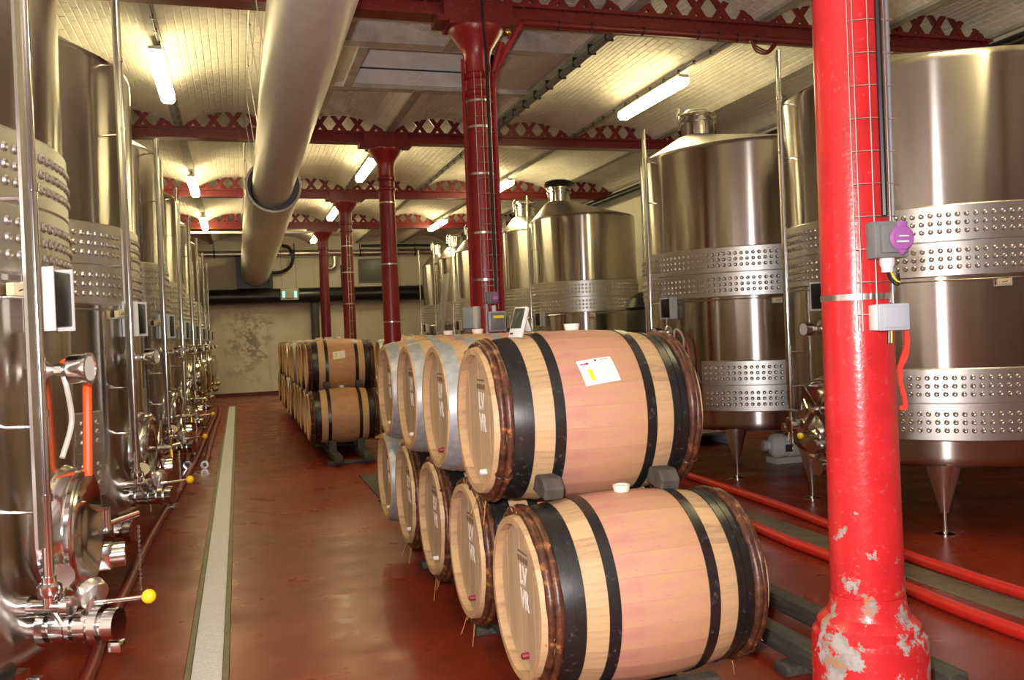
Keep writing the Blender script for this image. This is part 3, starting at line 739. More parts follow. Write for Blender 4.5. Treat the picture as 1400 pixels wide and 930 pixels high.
tag(MB().rbox(1.23, 2.05, 8.45, 9.95, 0.0, 0.012, 0.003).build('floor_mat', 'chock'), 'flat grey mat on the red floor beyond the barrel stack', 'mat')

# ------------------------------------------------------------------ tanks
def dimple_patch(mb, R, a0, a1, z0, z1, rows, sp=0.056):
    n = max(1, int(abs(a1-a0)*R/sp)); dz = sp
    zc = (z0+z1)/2
    for i in range(n):
        a = a0 + (a1-a0)*(i+0.5)/n; ca, sa = math.cos(a), math.sin(a)
        for r_ in range(rows):
            z = zc + (r_-(rows-1)/2)*dz; vs = []
            for rad, off in ((0.019, 0.0005), (0.0115, 0.0085)):
                for k in range(7):
                    t = 2*PI*k/7; u = rad*math.cos(t); vs.append(((R+off)*ca - u*sa, (R+off)*sa + u*ca, z + rad*math.sin(t)))
            vs.append(((R+0.003)*ca, (R+0.003)*sa, z))
            fs = [(k, (k+1) % 7, 7+(k+1) % 7, 7+k) for k in range(7)] + [(7+k, 7+(k+1) % 7, 14) for k in range(7)]
            mb.add(vs, fs)
def jacket(R, a0, a1, zz, dimples=True):
    mb = MB(); full = abs(a1-a0-2*PI) < 1e-4; o = 0.010
    prof = [(R+0.001, zz[0]-0.003), (R+o, zz[0]+0.006), (R+o, zz[1]-0.006), (R+0.003, zz[1]), (R+o, zz[1]+0.006), (R+o, zz[2]-0.006), (R+0.001, zz[2]+0.003)]
    mb.lathe(prof, 96 if full else 80, None, a0, a1)
    if dimples:
        m_ = 0.0 if full else 0.02
        dimple_patch(mb, R+o, a0+m_, a1-m_, zz[0], zz[1], 3); dimple_patch(mb, R+o, a0+m_, a1-m_, zz[1], zz[2], 3)
    return mb
def P(psi, r, z): a = math.radians(psi); return Vector((r*math.cos(a), r*math.sin(a), z))
def outfr(psi, r, z):  # frame with local z pointing outwards, x up
    a = math.radians(psi); return frame(P(psi, r, z), (math.cos(a), math.sin(a), 0), (0, 0, 1))
SH = {}
def shared(R):
    if R in SH: return SH[R]
    d = {}
    d['shell'] = MB().lathe([(0.02, 0.40), (R-0.10, 0.475), (R-0.03, 0.495), (R-0.006, 0.525), (R, 0.56), (R, 3.30), (R-0.008, 3.335), (R-0.03, 3.352)], 112).mesh('shell', 'steel', True, 50)
    rf = MB(); n = 64; ox = 0.46*R; rn = 0.18
    vs = [((R-0.03)*math.cos(2*PI*i/n), (R-0.03)*math.sin(2*PI*i/n), 3.352) for i in range(n)]
    vs += [(ox + (rn+0.05)*math.cos(2*PI*i/n), (rn+0.05)*math.sin(2*PI*i/n), 3.60) for i in range(n)] + [(ox + rn*math.cos(2*PI*i/n), rn*math.sin(2*PI*i/n), 3.62) for i in range(n)]
    rf.add(vs, [(k*n+i, k*n+(i+1) % n, (k+1)*n+(i+1) % n, (k+1)*n+i) for k in range(2) for i in range(n)])
    d['roof'] = rf.mesh('roof', 'satin')
    d['jacket'] = jacket(R, 0, 2*PI, (1.81, 2.05, 2.30)).mesh('cooling_jacket', 'jacket', True, 40)
    g = math.radians(31)
    d['jacket2'] = jacket(R, g, 2*PI-g, (0.675, 0.935, 1.175)).mesh('cooling_jacket', 'jacket', True, 40)
    d['ring'] = MB().torus(R, 0.006, 96, 6, Matrix.Translation((0, 0, 1.782))).mesh('weld_ring', 'satin')
    nk = MB().lathe([(rn, 3.60), (rn, 3.76), (rn+0.02, 3.765), (rn+0.02, 3.785), (rn, 3.79), (rn, 3.82), (rn+0.025, 3.825), (rn+0.025, 3.85), (rn-0.01, 3.868), (0.02, 3.88)], 40, Matrix.Translation((ox, 0, 0)))
    d['neck'] = nk.mesh('neck', 'polish')
    ld = MB().tube(spline([(ox-0.16, 0, 3.87), (ox-0.08, 0, 3.915), (ox+0.08, 0, 3.915), (ox+0.16, 0, 3.87)], 6), 0.01, 8)
    ld.cyl((ox+rn+0.02, -0.05, 3.72), (ox+rn+0.02, -0.05, 3.90), 0.012).cyl((ox+rn+0.02, -0.05, 3.9), (ox+rn+0.02, 0.06, 3.93), 0.01)
    d['lid'] = ld.mesh('lid_clamp', 'polish')
    cap = MB().lathe([(0.175, 3.84), (0.22, 3.86), (0.235, 3.90), (0.22, 3.945), (0.15, 3.97), (0.01, 3.975)], 36, Matrix.Translation((ox, 0, 0)))
    d['cap'] = cap.mesh('rubber_cap', 'black')
    lg = MB().lathe([(0.115, 0.50), (0.105, 0.44), (0.03, 0.17), (0.03, 0.155), (0.013, 0.15), (0.013, 0.02)], 28)
    d['leg'] = lg.mesh('leg', 'steel' if False else 'satin')
    d['foot'] = MB().lathe([(0.001, 0.0), (0.075, 0.0), (0.075, 0.006), (0.02, 0.018), (0.02, 0.03), (0.001, 0.032)], 24).mesh('foot', 'polish')
    SH[R] = d; return d
def chain_mb(mb, a, b, n):
    a, b = Vector(a), Vector(b)
    for i in range(n):
        c = a.lerp(b, (i+0.5)/n); L = (b-a).length/n*0.62
        mb.torus(L*0.85, L*0.22, 8, 4, frame(c, (1, 0, 0) if i % 2 else (0, 1, 0), (0, 0, 1)))
    return mb
def tank(label, x, y, rz, R=1.2, group=None, pole=-22.7, ctrl=-15, therm=-15, lab=-22, man=-6, rack=-20, ball=4, full=True, arms=False, cap=False, tubes=False, number=None, poletop=3.55, neckrot=0):
    s = shared(R); t = thing('wine_tank', label, 'tank', (x, y, 0), rz, group)
    K = R-1.2
    for nm, key in (('shell', 'shell'), ('cooling_jacket', 'jacket'), ('cooling_jacket', 'jacket2'), ('weld_ring', 'ring')): put(nm, s[key], t)
    nr = Matrix.Rotation(math.radians(neckrot), 4, 'Z')
    put('roof', s['roof'], t, nr); nko = put('neck', s['neck'], t, nr)
    put('rubber_cap' if cap else 'lid_clamp', s['cap' if cap else 'lid'], nko)
    for a in (45, 135, 225, 315):
        lg = put('leg', s['leg'], t, Matrix.Translation(P(a, R-0.135, 0))); put('foot', s['foot'], lg)
    # sight tube with its rail
    rp = R+0.10
    rail = MB().box(-0.019, 0.019, -0.006, 0.006, 0.0, poletop-0.92, frame(P(pole-1.6, rp, 0.90), (0, 0, 1), P(pole+90, 1, 0))).build('tube_rail', 'satin', t, False)
    tb = MB().cyl(P(pole, rp, 0.78), P(pole, rp, poletop), 0.017, seg=12).build('sight_tube', 'polish', t)
    for z in (1.02, 1.30, 2.05, 2.85, 3.28):
        MB().cyl(P(pole-1.6, R-0.005, z), P(pole-1.6, rp, z), 0.007, seg=8).build('standoff', 'polish', rail)
        MB().lathe([(0.018, -0.012), (0.023, -0.012), (0.023, 0.012), (0.018, 0.012)], 14, Matrix.Translation(P(pole, rp, z+0.04))).build('tube_clip', 'polish', tb)
    tv = MB().cyl(P(pole, R-0.02, 0.70), P(pole, rp+0.07, 0.70), 0.022, seg=14)
    tv.cyl(P(pole, R-0.01, 0.70), P(pole, R+0.035, 0.70), 0.036, seg=18).cyl(P(pole, rp+0.05, 0.70), P(pole, rp+0.075, 0.70), 0.034, seg=18)
    tv.cyl(P(pole, rp, 0.70), P(pole, rp, 0.80), 0.024, seg=14).lathe([(0.034, 0), (0.040, 0.012), (0.040, 0.036), (0.030, 0.045)], 18, Matrix.Translation(P(pole, rp, 0.735)), cap=True)
    tv.cyl(P(pole, rp+0.01, 0.69), P(pole+1.5, rp+0.045, 0.59), 0.014, 0.010, seg=10)
    tv.build('tube_valve', 'polish', t)
    # thermometer
    th = MB().cyl(P(therm, R-0.01, 1.48), P(therm, R+0.11, 1.48), 0.012, seg=10)
    th.lathe([(0.075, -0.004), (0.045, 0.008), (0.022, 0.035), (0.016, 0.06)], 20, outfr(therm, R, 1.48)).lathe([(0.022, 0.06), (0.022, 0.085)], 6, outfr(therm, R, 1.48), cap=True)
    tm = th.build('thermometer', 'satin', t)
    MB().lathe([(0.001, 0), (0.05, 0), (0.052, 0.008), (0.052, 0.055), (0.056, 0.058), (0.056, 0.068), (0.046, 0.068), (0.044, 0.062), (0.001, 0.062)], 32, outfr(therm, R+0.11, 1.48)).build('gauge_case', 'polish', tm)
    MB().lathe([(0.001, 0.0), (0.043, 0.0), (0.043, 0.002), (0.001, 0.002)], 28, outfr(therm, R+0.1725, 1.48)).build('gauge_face', 'white', tm)
    # control box: white backing plates with a black controller
    cf = outfr(ctrl, R, 1.725)   # x up, z out, y tangent
    cb = MB().box(-0.11, 0.11, -0.075, -0.069, 0.0, 0.10, cf).box(-0.11, 0.11, 0.069, 0.075, 0.0, 0.10, cf).build('controller_bracket', 'white', t, False)
    MB().rbox(-0.095, 0.095, -0.066, 0.066, 0.03, 0.095, 0.005, cf).build('controller', 'black', cb)
    MB().box(-0.11, -0.006, -0.135, -0.08, 0.055, 0.060, cf).box(0.006, 0.11, -0.135, -0.08, 0.055, 0.060, cf).build('bracket_plate', 'white', cb, False)
    # name block
    lf = outfr(lab, R, 1.755)
    nb = MB().rbox(-0.022, 0.022, -0.042, 0.042, 0.012, 0.040, 0.003, lf).build('label_block', 'beige', t)
    MB().box(-0.028, 0.028, -0.05, -0.043, 0.0, 0.038, lf).box(-0.028, -0.023, -0.05, 0.044, 0.0, 0.03, lf).build('label_holder', 'white', nb, False)
    MB().box(-0.004, 0.001, -0.022, 0.016, 0.0402, 0.0407, lf @ Matrix.Rotation(0.25, 4, 'Z')).build('label_mark', 'darkink', nb, False)
    if not full:
        # front fittings too small to see: one manway and one valve only
        MB().lathe([(0.26, -0.08), (0.25, 0.06), (0.27, 0.07), (0.27, 0.10), (0.18, 0.13), (0.01, 0.14)], 28, outfr(man, R, 1.0)).build('manway', 'polish', t)
        vb = MB().cyl(P(rack, R-0.02, 0.60), P(rack, R+0.28, 0.60), 0.035, seg=12).cyl(P(rack, R+0.08, 0.60), P(rack, R+0.11, 0.60), 0.055, seg=12).cyl(P(rack, R+0.2, 0.60), P(rack, R+0.23, 0.60), 0.055, seg=12)
        vb.build('racking_valve', 'polish', t)
        lv = MB().cyl(P(rack, R+0.16, 0.63), P(rack-4, R+0.26, 0.72), 0.007, seg=8).build('valve_lever', 'polish', t)
        MB().ball(P(rack-4, R+0.27, 0.725), 0.022, 10).build('lever_knob', 'yellow', lv)
        return t
    # manway: neck, dished door, hinge, clamp arms
    mf = outfr(man, R, 0.87)
    mw = MB().lathe([(0.262, -0.05), (0.254, -0.01), (0.232, 0.035), (0.222, 0.045), (0.228, 0.05), (0.230, 0.066), (0.224, 0.072), (0.205, 0.072)], 48, mf).build('manway_neck', 'polish', t)
    MB().lathe([(0.212, 0.070), (0.203, 0.078), (0.190, 0.072), (0.14, 0.040), (0.08, 0.022), (0.005, 0.018)], 48, mf).build('manway_door', 'polish', t)
    hg = MB().cyl(mf @ Vector((-0.05, -0.215, 0.085)), mf @ Vector((0.05, -0.215, 0.085)), 0.017, seg=14)
    hg.box(0.04, 0.05, -0.235, -0.17, 0.06, 0.10, mf).box(-0.05, -0.04, -0.235, -0.17, 0.06, 0.10, mf); hg.build('manway_hinge', 'polish', t)
    if arms:
        ar = MB()
        for a in (0.75, -0.75, PI-0.75, PI+0.75):
            ar.box(0.0, 0.22, -0.020, 0.020, 0.095, 0.107, mf @ Matrix.Rotation(a, 4, 'Z'))
        ar.cyl(mf @ Vector((0, 0, 0.02)), mf @ Vector((0, 0, 0.19)), 0.018, seg=12); ar.build('clamp_arms', 'polish', t)
        hw = MB()
        for a in (0.3, 0.3+2*PI/3, 0.3+4*PI/3): hw.cyl(mf @ Vector((0, 0, 0.18)), mf @ Vector((0.085*math.cos(a), 0.085*math.sin(a), 0.195)), 0.009, seg=8)
        hw.build('hand_wheel', 'brass', t)
    # racking valve at the foot with cap discs and a lever
    def along(r_, z=0.60): return P(rack, R+(r_-R)*0.80, z+0.015)
    rv = MB().cyl(along(R-0.05), along(R+0.36), 0.040, seg=20)
    for r0, r1, rr in ((R+0.05, R+0.085, 0.068), (R+0.10, R+0.16, 0.055), (R+0.17, R+0.19, 0.060), (R+0.20, R+0.25, 0.052), (R+0.27, R+0.305, 0.066), (R+0.32, R+0.37, 0.054)):
        rv.cyl(along(r0), along(r1), rr, seg=24)
    rvo = rv.build('racking_valve', 'polish', t)
    MB().rbox(-0.075, -0.04, -0.022, 0.022, R+0.265, R+0.31, 0.004, frame((0, 0, 0.60), P(rack, 1, 0), (0, 0, 1))).build('clamp_nut', 'polish', rvo)
    MB().cyl(along(R+0.13, 0.62), along(R+0.12, 0.76), 0.016, 0.020, seg=12).cyl(along(R+0.12, 0.755), along(R+0.12, 0.757)+P(rack-60, 0.014, 0.012), 0.050, seg=28).build('cap_disc', 'polish', rvo)
    d2 = frame(along(R+0.27, 0.70), P(rack+150, 0.9, 0.45), (0, 0, 1))
    MB().lathe([(0.001, -0.006), (0.048, -0.006), (0.052, 0.0), (0.052, 0.03), (0.047, 0.034), (0.045, 0.01), (0.001, 0.008)], 30, d2).cyl(along(R+0.25, 0.64), along(R+0.26, 0.70), 0.014, seg=10).build('cap_disc', 'satin', rvo)
    lv = MB().cyl(along(R+0.27, 0.675), along(R+0.49, 0.69), 0.0075, seg=10).build('valve_lever', 'polish', rvo)
    MB().ball(along(R+0.505, 0.692), 0.024, 16).build('lever_knob', 'yellow', lv)
    tag(chain_mb(MB(), P(rack+14, R+0.05, 0.68), P(rack+14, R+0.04, 0.45), 24).build('chain', 'polish', t), kind='stuff')
    # ball valve next to the manway
    bl = MB().cyl(P(ball, R-0.03, 0.72), P(ball, R+0.06, 0.72), 0.04, seg=16).rbox(-0.05, 0.05, -0.05, 0.05, R+0.0, R+0.12, 0.012, frame((0, 0, 0.72), P(ball, 1, 0), (0, 0, 1)))
    bl.cyl(P(ball, R+0.11, 0.72), P(ball, R+0.165, 0.72), 0.050, seg=20).cyl(P(ball, R+0.03, 0.72), P(ball, R+0.06, 0.72), 0.062, seg=20)
    blo = bl.build('ball_valve', 'polish', t)
    MB().cyl(P(ball, R+0.05, 0.76), P(ball, R+0.05, 0.84), 0.020, seg=14).cyl(P(ball, R+0.05, 0.83), P(ball+4, R+0.22, 0.86), 0.012, seg=10).build('valve_lever', 'polish', blo)
    tag(chain_mb(MB(), P(ball+6, R+0.22, 0.80), P(ball+6, R+0.22, 0.52), 28).build('chain', 'polish', t), kind='stuff')
    # bottom outlet
    ot = MB().box(-0.04, 0.05, -0.07, 0.07, R-0.55, R+0.02, frame((0, 0, 0.445), P(rack-6, 1, 0), (0, 0, 1)))
    ot.cyl(P(rack-6, R-0.4, 0.43), P(rack-6, R+0.10, 0.43), 0.045, seg=18).cyl(P(rack-6, R+0.07, 0.43), P(rack-6, R+0.115, 0.43), 0.065, seg=24)
    ot.build('bottom_outlet', 'polish', t)
    if tubes:
        MB().tube(spline([P(therm+4, R+0.05, 1.50), P(therm+9, R+0.09, 1.47), P(therm+11, R+0.08, 1.38), P(therm+11, R+0.07, 1.07)], 8), 0.017, 10).build('drain_tube', 'orange', t)
        MB().tube(spline([P(therm+5, R+0.03, 1.49), P(therm+5, R+0.05, 1.40), P(therm+7, R+0.045, 1.28), P(therm+4, R+0.03, 1.16)], 8), 0.010, 8).build('level_tube', 'clear', t)
    if number:
        o = put('number', text_mesh(number, 0.10, 'darkink', 0.0005), t, outfr(man+5, R+0.002, 1.36) @ Matrix.Rotation(PI/2, 4, 'Z')); 
    return t
ORD = ['first', 'second', 'third', 'fourth', 'fifth', 'sixth', 'seventh', 'eighth', 'ninth', 'tenth', 'eleventh', 'twelfth']
LLAB = ['stainless wine tank with the orange tube and an open-faced round manway', 'stainless wine tank next to the tank with the orange tube, manway clamped by four arms']
for k in range(8):
    tank(LLAB[k] if k < 2 else 'stainless wine tank %s in line from the one with the orange tube' % ORD[k], -1.83, 3.75+2.65*k, 0.0, group='stainless tanks along the floor drain', full=(k < 4), arms=(k > 0), tubes=(k == 0), poletop=3.98 if k < 2 else 3.42)
tA = tank('stainless wine tank numbered 38 behind the bright red column', 5.46, 5.79, PI, pole=-12, ctrl=6, therm=3, lab=64.5, man=4, rack=10, ball=-8, arms=True, number='38', group='large stainless tanks opposite the drain row', poletop=3.70, neckrot=-20)
tB = tank('stainless wine tank with black controller, white hose loop and coiled lead on its roof', 5.46, 8.5, PI, pole=3, ctrl=14, therm=10, lab=67, man=18, rack=14, ball=0, arms=True, group='large stainless tanks opposite the drain row', poletop=3.62, neckrot=-20)
for k in range(6):
    tank('smaller stainless tank with a black rubber cap on its neck' if k == 0 else 'smaller stainless tank, %s of its row counting from the black rubber capped one' % ORD[k], 5.46, 13.45+1.78*k, PI, R=0.85, pole=2, ctrl=14, lab=74, therm=8, man=10, rack=12, full=False, cap=(k == 0), group='smaller stainless tanks by the right wall', poletop=3.72)
# coiled lead on the roof, hose loop, hand pump
cl = MB()
for q in range(4): cl.torus(0.10+0.012*q, 0.011, 28, 6, Matrix.Translation((5.30, 7.95, 3.45+0.012*q)) @ Matrix.Rotation(0.25, 4, 'X') @ Matrix.Diagonal((1.3, 0.8, 1, 1)))
tag(cl.build('coiled_lead', 'clear'), 'coil of pale lead lying on the tank roof by the clamp lid', 'cable')
def tank_w(c, psi, r, z): return Vector((c[0], c[1], 0)) + P(psi, r, z)
B_ = (5.46, 8.5)
hl = MB().tube(spline([tank_w(B_, 198, 1.30, 1.25), tank_w(B_, 199, 1.30, 1.40), tank_w(B_, 200.5, 1.31, 1.50), tank_w(B_, 203, 1.31, 1.485), tank_w(B_, 204.5, 1.30, 1.40), tank_w(B_, 204, 1.29, 1.28)], 8), 0.012, 8).build('sample_hose', 'clear')
tag(hl, 'pale looped sample hose hung on the tank with black controller', 'hose')
tag(MB().tube(spline([tank_w(B_, 200, 1.26, 1.47), tank_w(B_, 204, 1.27, 1.40), tank_w(B_, 206, 1.26, 1.25), tank_w(B_, 206, 1.26, 1.05)], 8), 0.011, 8).build('sample_hose', 'hose'), 'thin red sample hose below the pale looped hose', 'hose')
# white plastic canister under the tank
jg = thing('canister', 'white plastic canister lying on its side under the tank', 'canister', (5.66, 8.35, 0))
jm = Matrix.Translation((0, 0, 0.19)) @ frame((0, 0, 0), (-1, 0.25, 0))
MB().lathe([(0.001, -0.22), (0.10, -0.22), (0.128, -0.20), (0.13, -0.05), (0.122, -0.04), (0.122, 0.02), (0.13, 0.03), (0.13, 0.11), (0.10, 0.15), (0.05, 0.165), (0.05, 0.20)], 32, jm).build('body', 'paper', jg)
MB().lathe([(0.058, 0.19), (0.058, 0.235), (0.001, 0.238)], 20, jm).build('cap', 'white', jg)
MB().box(-0.045, 0.045, -0.1325, -0.131, 0.13, 0.21, Matrix.Rotation(-0.25, 4, 'Z') @ Matrix.Translation((0.02, 0, 0))).build('label', 'darkink', jg, False)
MB().box(-0.16, 0.16, -0.10, 0.10, 0.0, 0.062).build('stand', 'white', jg, False)
# pale plastic crate behind the tank legs
cr = thing('plastic_crate', 'pale grey plastic pallet behind the legs of the tank with black controller', 'pallet', (5.35, 10.35, 0))
MB().rbox(-0.75, 0.75, -0.4, 0.4, 0.13, 0.17, 0.01).build('deck', 'lightgrey', cr)
for x in (-0.66, 0.0, 0.66): MB().rbox(x-0.09, x+0.09, -0.4, 0.4, 0.0, 0.13, 0.01).build('foot_block', 'lightgrey', cr)

# ------------------------------------------------------------------ barrels
LEN, RB, RH = 0.906, 0.362, 0.302
HL = LEN/2
def prof(x): u = x/HL; return RB - (RB-RH)*(0.86*u*u + 0.14*u**4)
NS = 26
def stave_mesh(mat):
    ns = 9; th = 0.026; ha = PI/NS*0.996; vs = []; fs = []
    for i in range(ns):
        x = -HL + LEN*i/(ns-1); r = prof(x)
        for a in (-ha, 0, ha): vs.append((x, r*math.sin(a), r*math.cos(a)))
        for a in (ha, -ha): vs.append((x, (r-th)*math.sin(a), (r-th)*math.cos(a)))
    for i in range(ns-1):
        for k in range(5):
            j = (k+1) % 5; fs.append((i*5+k, (i+1)*5+k, (i+1)*5+j, i*5+j))
    fs.append(tuple(range(5))); fs.append(tuple((ns-1)*5+k for k in range(4, -1, -1)))
    mb = MB().add(vs, fs); return mb.mesh('stave', mat, True, 30)
AX = frame((0, 0, 0), (1, 0, 0), (0, 0, 1))
def hoop_mesh(x0, x1, m, off=0.004, n=4, ridge=0.0):
    pr = [(prof(x0)-0.002, x0)]
    for i in range(n+1):
        x = x0 + (x1-x0)*i/n; pr.append((prof(x)+off + (ridge if 0 < i < n else 0), x))
    pr.append((prof(x1)-0.002, x1))
    return MB().lathe(pr, 64, AX).mesh('hoop', m)
def willow_mesh(sx):
    mb = MB(); rnd = random.Random(5 if sx < 0 else 9)
    for k, (c, r) in enumerate(((0.421, 0.0165), (0.394, 0.0165))):
        seg, sub = 64, 8; vs = []; fs = []
        ph = [rnd.uniform(0, 6.28) for _ in range(3)]
        for i in range(seg):
            a = 2*PI*i/seg; rr = r*(1+0.13*math.sin(3*a+ph[0])+0.10*math.sin(7*a+ph[1])+0.06*math.sin(17*a+ph[2]))
            for q in range(sub):
                t = 2*PI*q/sub; R_ = prof(c)+0.009 + rr*math.cos(t)
                vs.append((sx*(c + rr*math.sin(t)), R_*math.sin(a), R_*math.cos(a)))
        for i in range(seg):
            for q in range(sub): fs.append((i*sub+q, ((i+1) % seg)*sub+q, ((i+1) % seg)*sub+(q+1) % sub, i*sub+(q+1) % sub))
        mb.add(vs, fs)
    # bindings
    for a in (0.4, 3.9):
        for c in (0.421, 0.394):
            mb.torus(0.019, 0.004, 10, 5, Matrix.Translation((sx*c, (prof(c)+0.009)*math.sin(a), (prof(c)+0.009)*math.cos(a))) @ frame((0, 0, 0), (0, math.cos(a), -math.sin(a))))
    return mb.mesh('chestnut_hoops', 'willow', True, 60)
def fibres(sx, seed):
    rnd = random.Random(seed); mb = MB()
    for i in range(16):
        a = rnd.uniform(0, 2*PI) if i < 13 else PI + rnd.uniform(-0.2, 0.2)
        r0 = prof(0.43)+0.01; x = sx*rnd.uniform(0.40, 0.445); L = rnd.uniform(0.006, 0.02) if i < 13 else rnd.uniform(0.04, 0.11)
        p = Vector((x, r0*math.sin(a), r0*math.cos(a))); out = Vector((sx*rnd.uniform(-0.2, 0.6), math.sin(a), math.cos(a)))*L + Vector((0, 0, -L*0.5 if i >= 13 else 0))
        mb.tube([p, p+out*0.55+Vector((0, rnd.uniform(-.006, .006), 0)), p+out], 0.0016, 4)
    return mb.mesh('frayed_fibres', 'splint')
def head_boards():
    out = []; r = RH-0.024; n = 7; wd = 2*r/n
    for i in range(n):
        y0, y1 = -r+wd*i+0.0007, -r+wd*(i+1)-0.0007; poly = []
        k = 5
        for j in range(k+1):
            y = y0+(y1-y0)*j/k; poly.append((y, math.sqrt(max(1e-6, r*r-y*y))))
        for j in range(k, -1, -1):
            y = y0+(y1-y0)*j/k; poly.append((y, -math.sqrt(max(1e-6, r*r-y*y))))
        out.append(MB().prism(poly, -0.010 + 0.0006*(i % 2), 0.010, frame((0, 0, 0), (1, 0, 0), (0, 1, 0))).mesh('head_board', 'head', False))
    return out
ST = {'pink': stave_mesh('oakpink'), 'plain': stave_mesh('oak')}
HBD = head_boards()
HP = {'black': [hoop_mesh(0.175, 0.218, 'hoop'), hoop_mesh(-0.218, -0.175, 'hoop'), hoop_mesh(0.300, 0.338, 'hoop', 0.004), hoop_mesh(-0.338, -0.300, 'hoop', 0.004), hoop_mesh(0.339, 0.378, 'hoop', 0.006), hoop_mesh(-0.378, -0.339, 'hoop', 0.006)],
      'galv': [hoop_mesh(s0, s1, 'galv') for s0, s1 in ((0.375, 0.446), (-0.446, -0.375), (0.255, 0.305), (-0.305, -0.255), (0.125, 0.165), (-0.165, -0.125))]}
WL = [willow_mesh(-1), willow_mesh(1)]
TX = [text_mesh('LV', 0.098, 'stencil', 0.0004, sx=0.80, bold=0.0035), text_mesh('VR', 0.098, 'stencil', 0.0004, sx=0.80, bold=0.0035)]
HEADTXT = frame((0, 0, 0), (-1, 0, 0), (0, -1, 0))
STAMP = MB().box(-0.055, 0.055, 0.162, 0.170, 0, 0.0006).box(-0.060, -0.035, 0.128, 0.150, 0, 0.0006).box(-0.028, -0.006, 0.128, 0.150, 0, 0.0006).box(0.002, 0.026, 0.128, 0.150, 0, 0.0006).box(0.033, 0.060, 0.128, 0.150, 0, 0.0006).mesh('burnt_stamp', 'burn', False)
BUNG = MB().lathe([(0.020, -0.02), (0.024, 0.0), (0.030, 0.004), (0.034, 0.024), (0.034, 0.030), (0.026, 0.031), (0.024, 0.026), (0.001, 0.026)], 24).mesh('bung', 'silicone')
PEG = {c: MB().lathe([(0.013, 0), (0.012, 0.03), (0.009, 0.034), (0.001, 0.035)], 14, frame((0, 0, 0), (-1, 0, 0))).mesh('head_peg', m) for c, m in (('w', 'white'), ('r', 'redcork'))}
FAR = MB().lathe([(prof(-HL)-0.026, -HL+0.04), (prof(-HL)-0.026, -HL)] + [(prof(-HL+LEN*i/12), -HL+LEN*i/12) for i in range(13)] + [(prof(HL)-0.026, HL), (prof(HL)-0.026, HL-0.04)], 40, AX).mesh('staves', 'oakfar')
FARHEAD = MB().lathe([(0.001, -0.008), (RH-0.024, -0.008), (RH-0.024, 0.008), (0.001, 0.008)], 36, AX).mesh('head', 'head')
FIB = {(-1, s): fibres(-1, s) for s in (1, 2)}; FIB.update({(1, s): fibres(1, s+5) for s in (1, 2)})
def barrel(label, x, y, z, kind, group=None, stave='pink', rot=0.0, peg='w', bung=True, far=False, fseed=1, willow=True, tilt=0.0):
    t = thing('oak_barrel', label, 'barrel', (x, y, z), tilt, group)
    if far: put('staves', FAR, t)
    else:
        for i in range(NS):
            put('stave', ST[stave], t, Matrix.Rotation(rot + 2*PI*(i+0.5)/NS, 4, 'X'))
    for me in HP[kind]: put('hoop', me, t)
    if kind == 'black' and willow:
        for w_ in WL: put('chestnut_hoops', w_, t, Matrix.Rotation(rot*3, 4, 'X'))
        if not far:
            for sx in (-1, 1): tag(put('frayed_fibres', FIB[(sx, fseed)], t), kind='stuff')
    for sx in (-1, 1):
        if far: put('head', FARHEAD, t, Matrix.Translation((sx*(HL-0.05), 0, 0)))
        else:
            hd = put('head_board', HBD[0], t, Matrix.Translation((sx*(HL-0.045), 0, 0)) @ Matrix.Rotation(rot*0.3 if sx < 0 else 0.4, 4, 'X'))
            for me in HBD[1:]: put('head_board', me, t, hd.matrix_basis.copy())
    if not far:
        hx = -HL+0.045-0.0105
        put('stencil', TX[0], t, Matrix.Translation((hx, 0, 0.075)) @ HEADTXT)
        put('stencil', TX[1], t, Matrix.Translation((hx, -0.01, -0.015)) @ HEADTXT)
        put('burnt_stamp', STAMP, t, Matrix.Translation((hx, 0, 0)) @ HEADTXT)
        put('head_peg', PEG[peg], t, Matrix.Translation((hx+0.006, -0.03, -0.215)))
    if bung: put('bung', BUNG, t, Matrix.Translation((0, 0, RB-0.004)))
    return t
BX, BP = 1.412, 0.786
YL, ZL, YU, ZU = 3.18, 0.545, 3.573, 1.185
LOW = [('black', 'black-hooped oak barrel on the lower tier at the rack end beside the red column', 'r'),
       ('black', 'black-hooped oak barrel on the lower tier, second from the bright red column', 'r'),
       ('black', 'black-hooped oak barrel on the lower tier, two places from the galvanised one', 'w'),
       ('black', 'black-hooped oak barrel on the lower tier touching the galvanised-hooped one', 'w'),
       ('galv', 'galvanised-hooped oak barrel on the lower tier at the far end of the near rack', 'w')]
UP = [('black', 'black-hooped oak barrel on the upper tier carrying a paper card', 'w'),
      ('galv', 'galvanised-hooped oak barrel on the upper tier touching the black-hooped one, red peg', 'r'),
      ('galv', 'galvanised-hooped oak barrel on the upper tier, middle of three alike', 'w'),
      ('galv', 'galvanised-hooped oak barrel at the back end of the upper tier', 'w')]
for k, (kd, lb, pg) in enumerate(LOW): barrel(lb, BX, YL+BP*k, ZL, kd, 'barrels of the near stack', rot=0.21*k+0.02, peg=pg, fseed=1+k % 2, stave='pink')
for k, (kd, lb, pg) in enumerate(UP): barrel(lb, BX-0.03, YU+BP*k, ZU, kd, 'barrels of the near stack', rot=0.17*k-0.05, peg=pg, fseed=2, stave='pink')
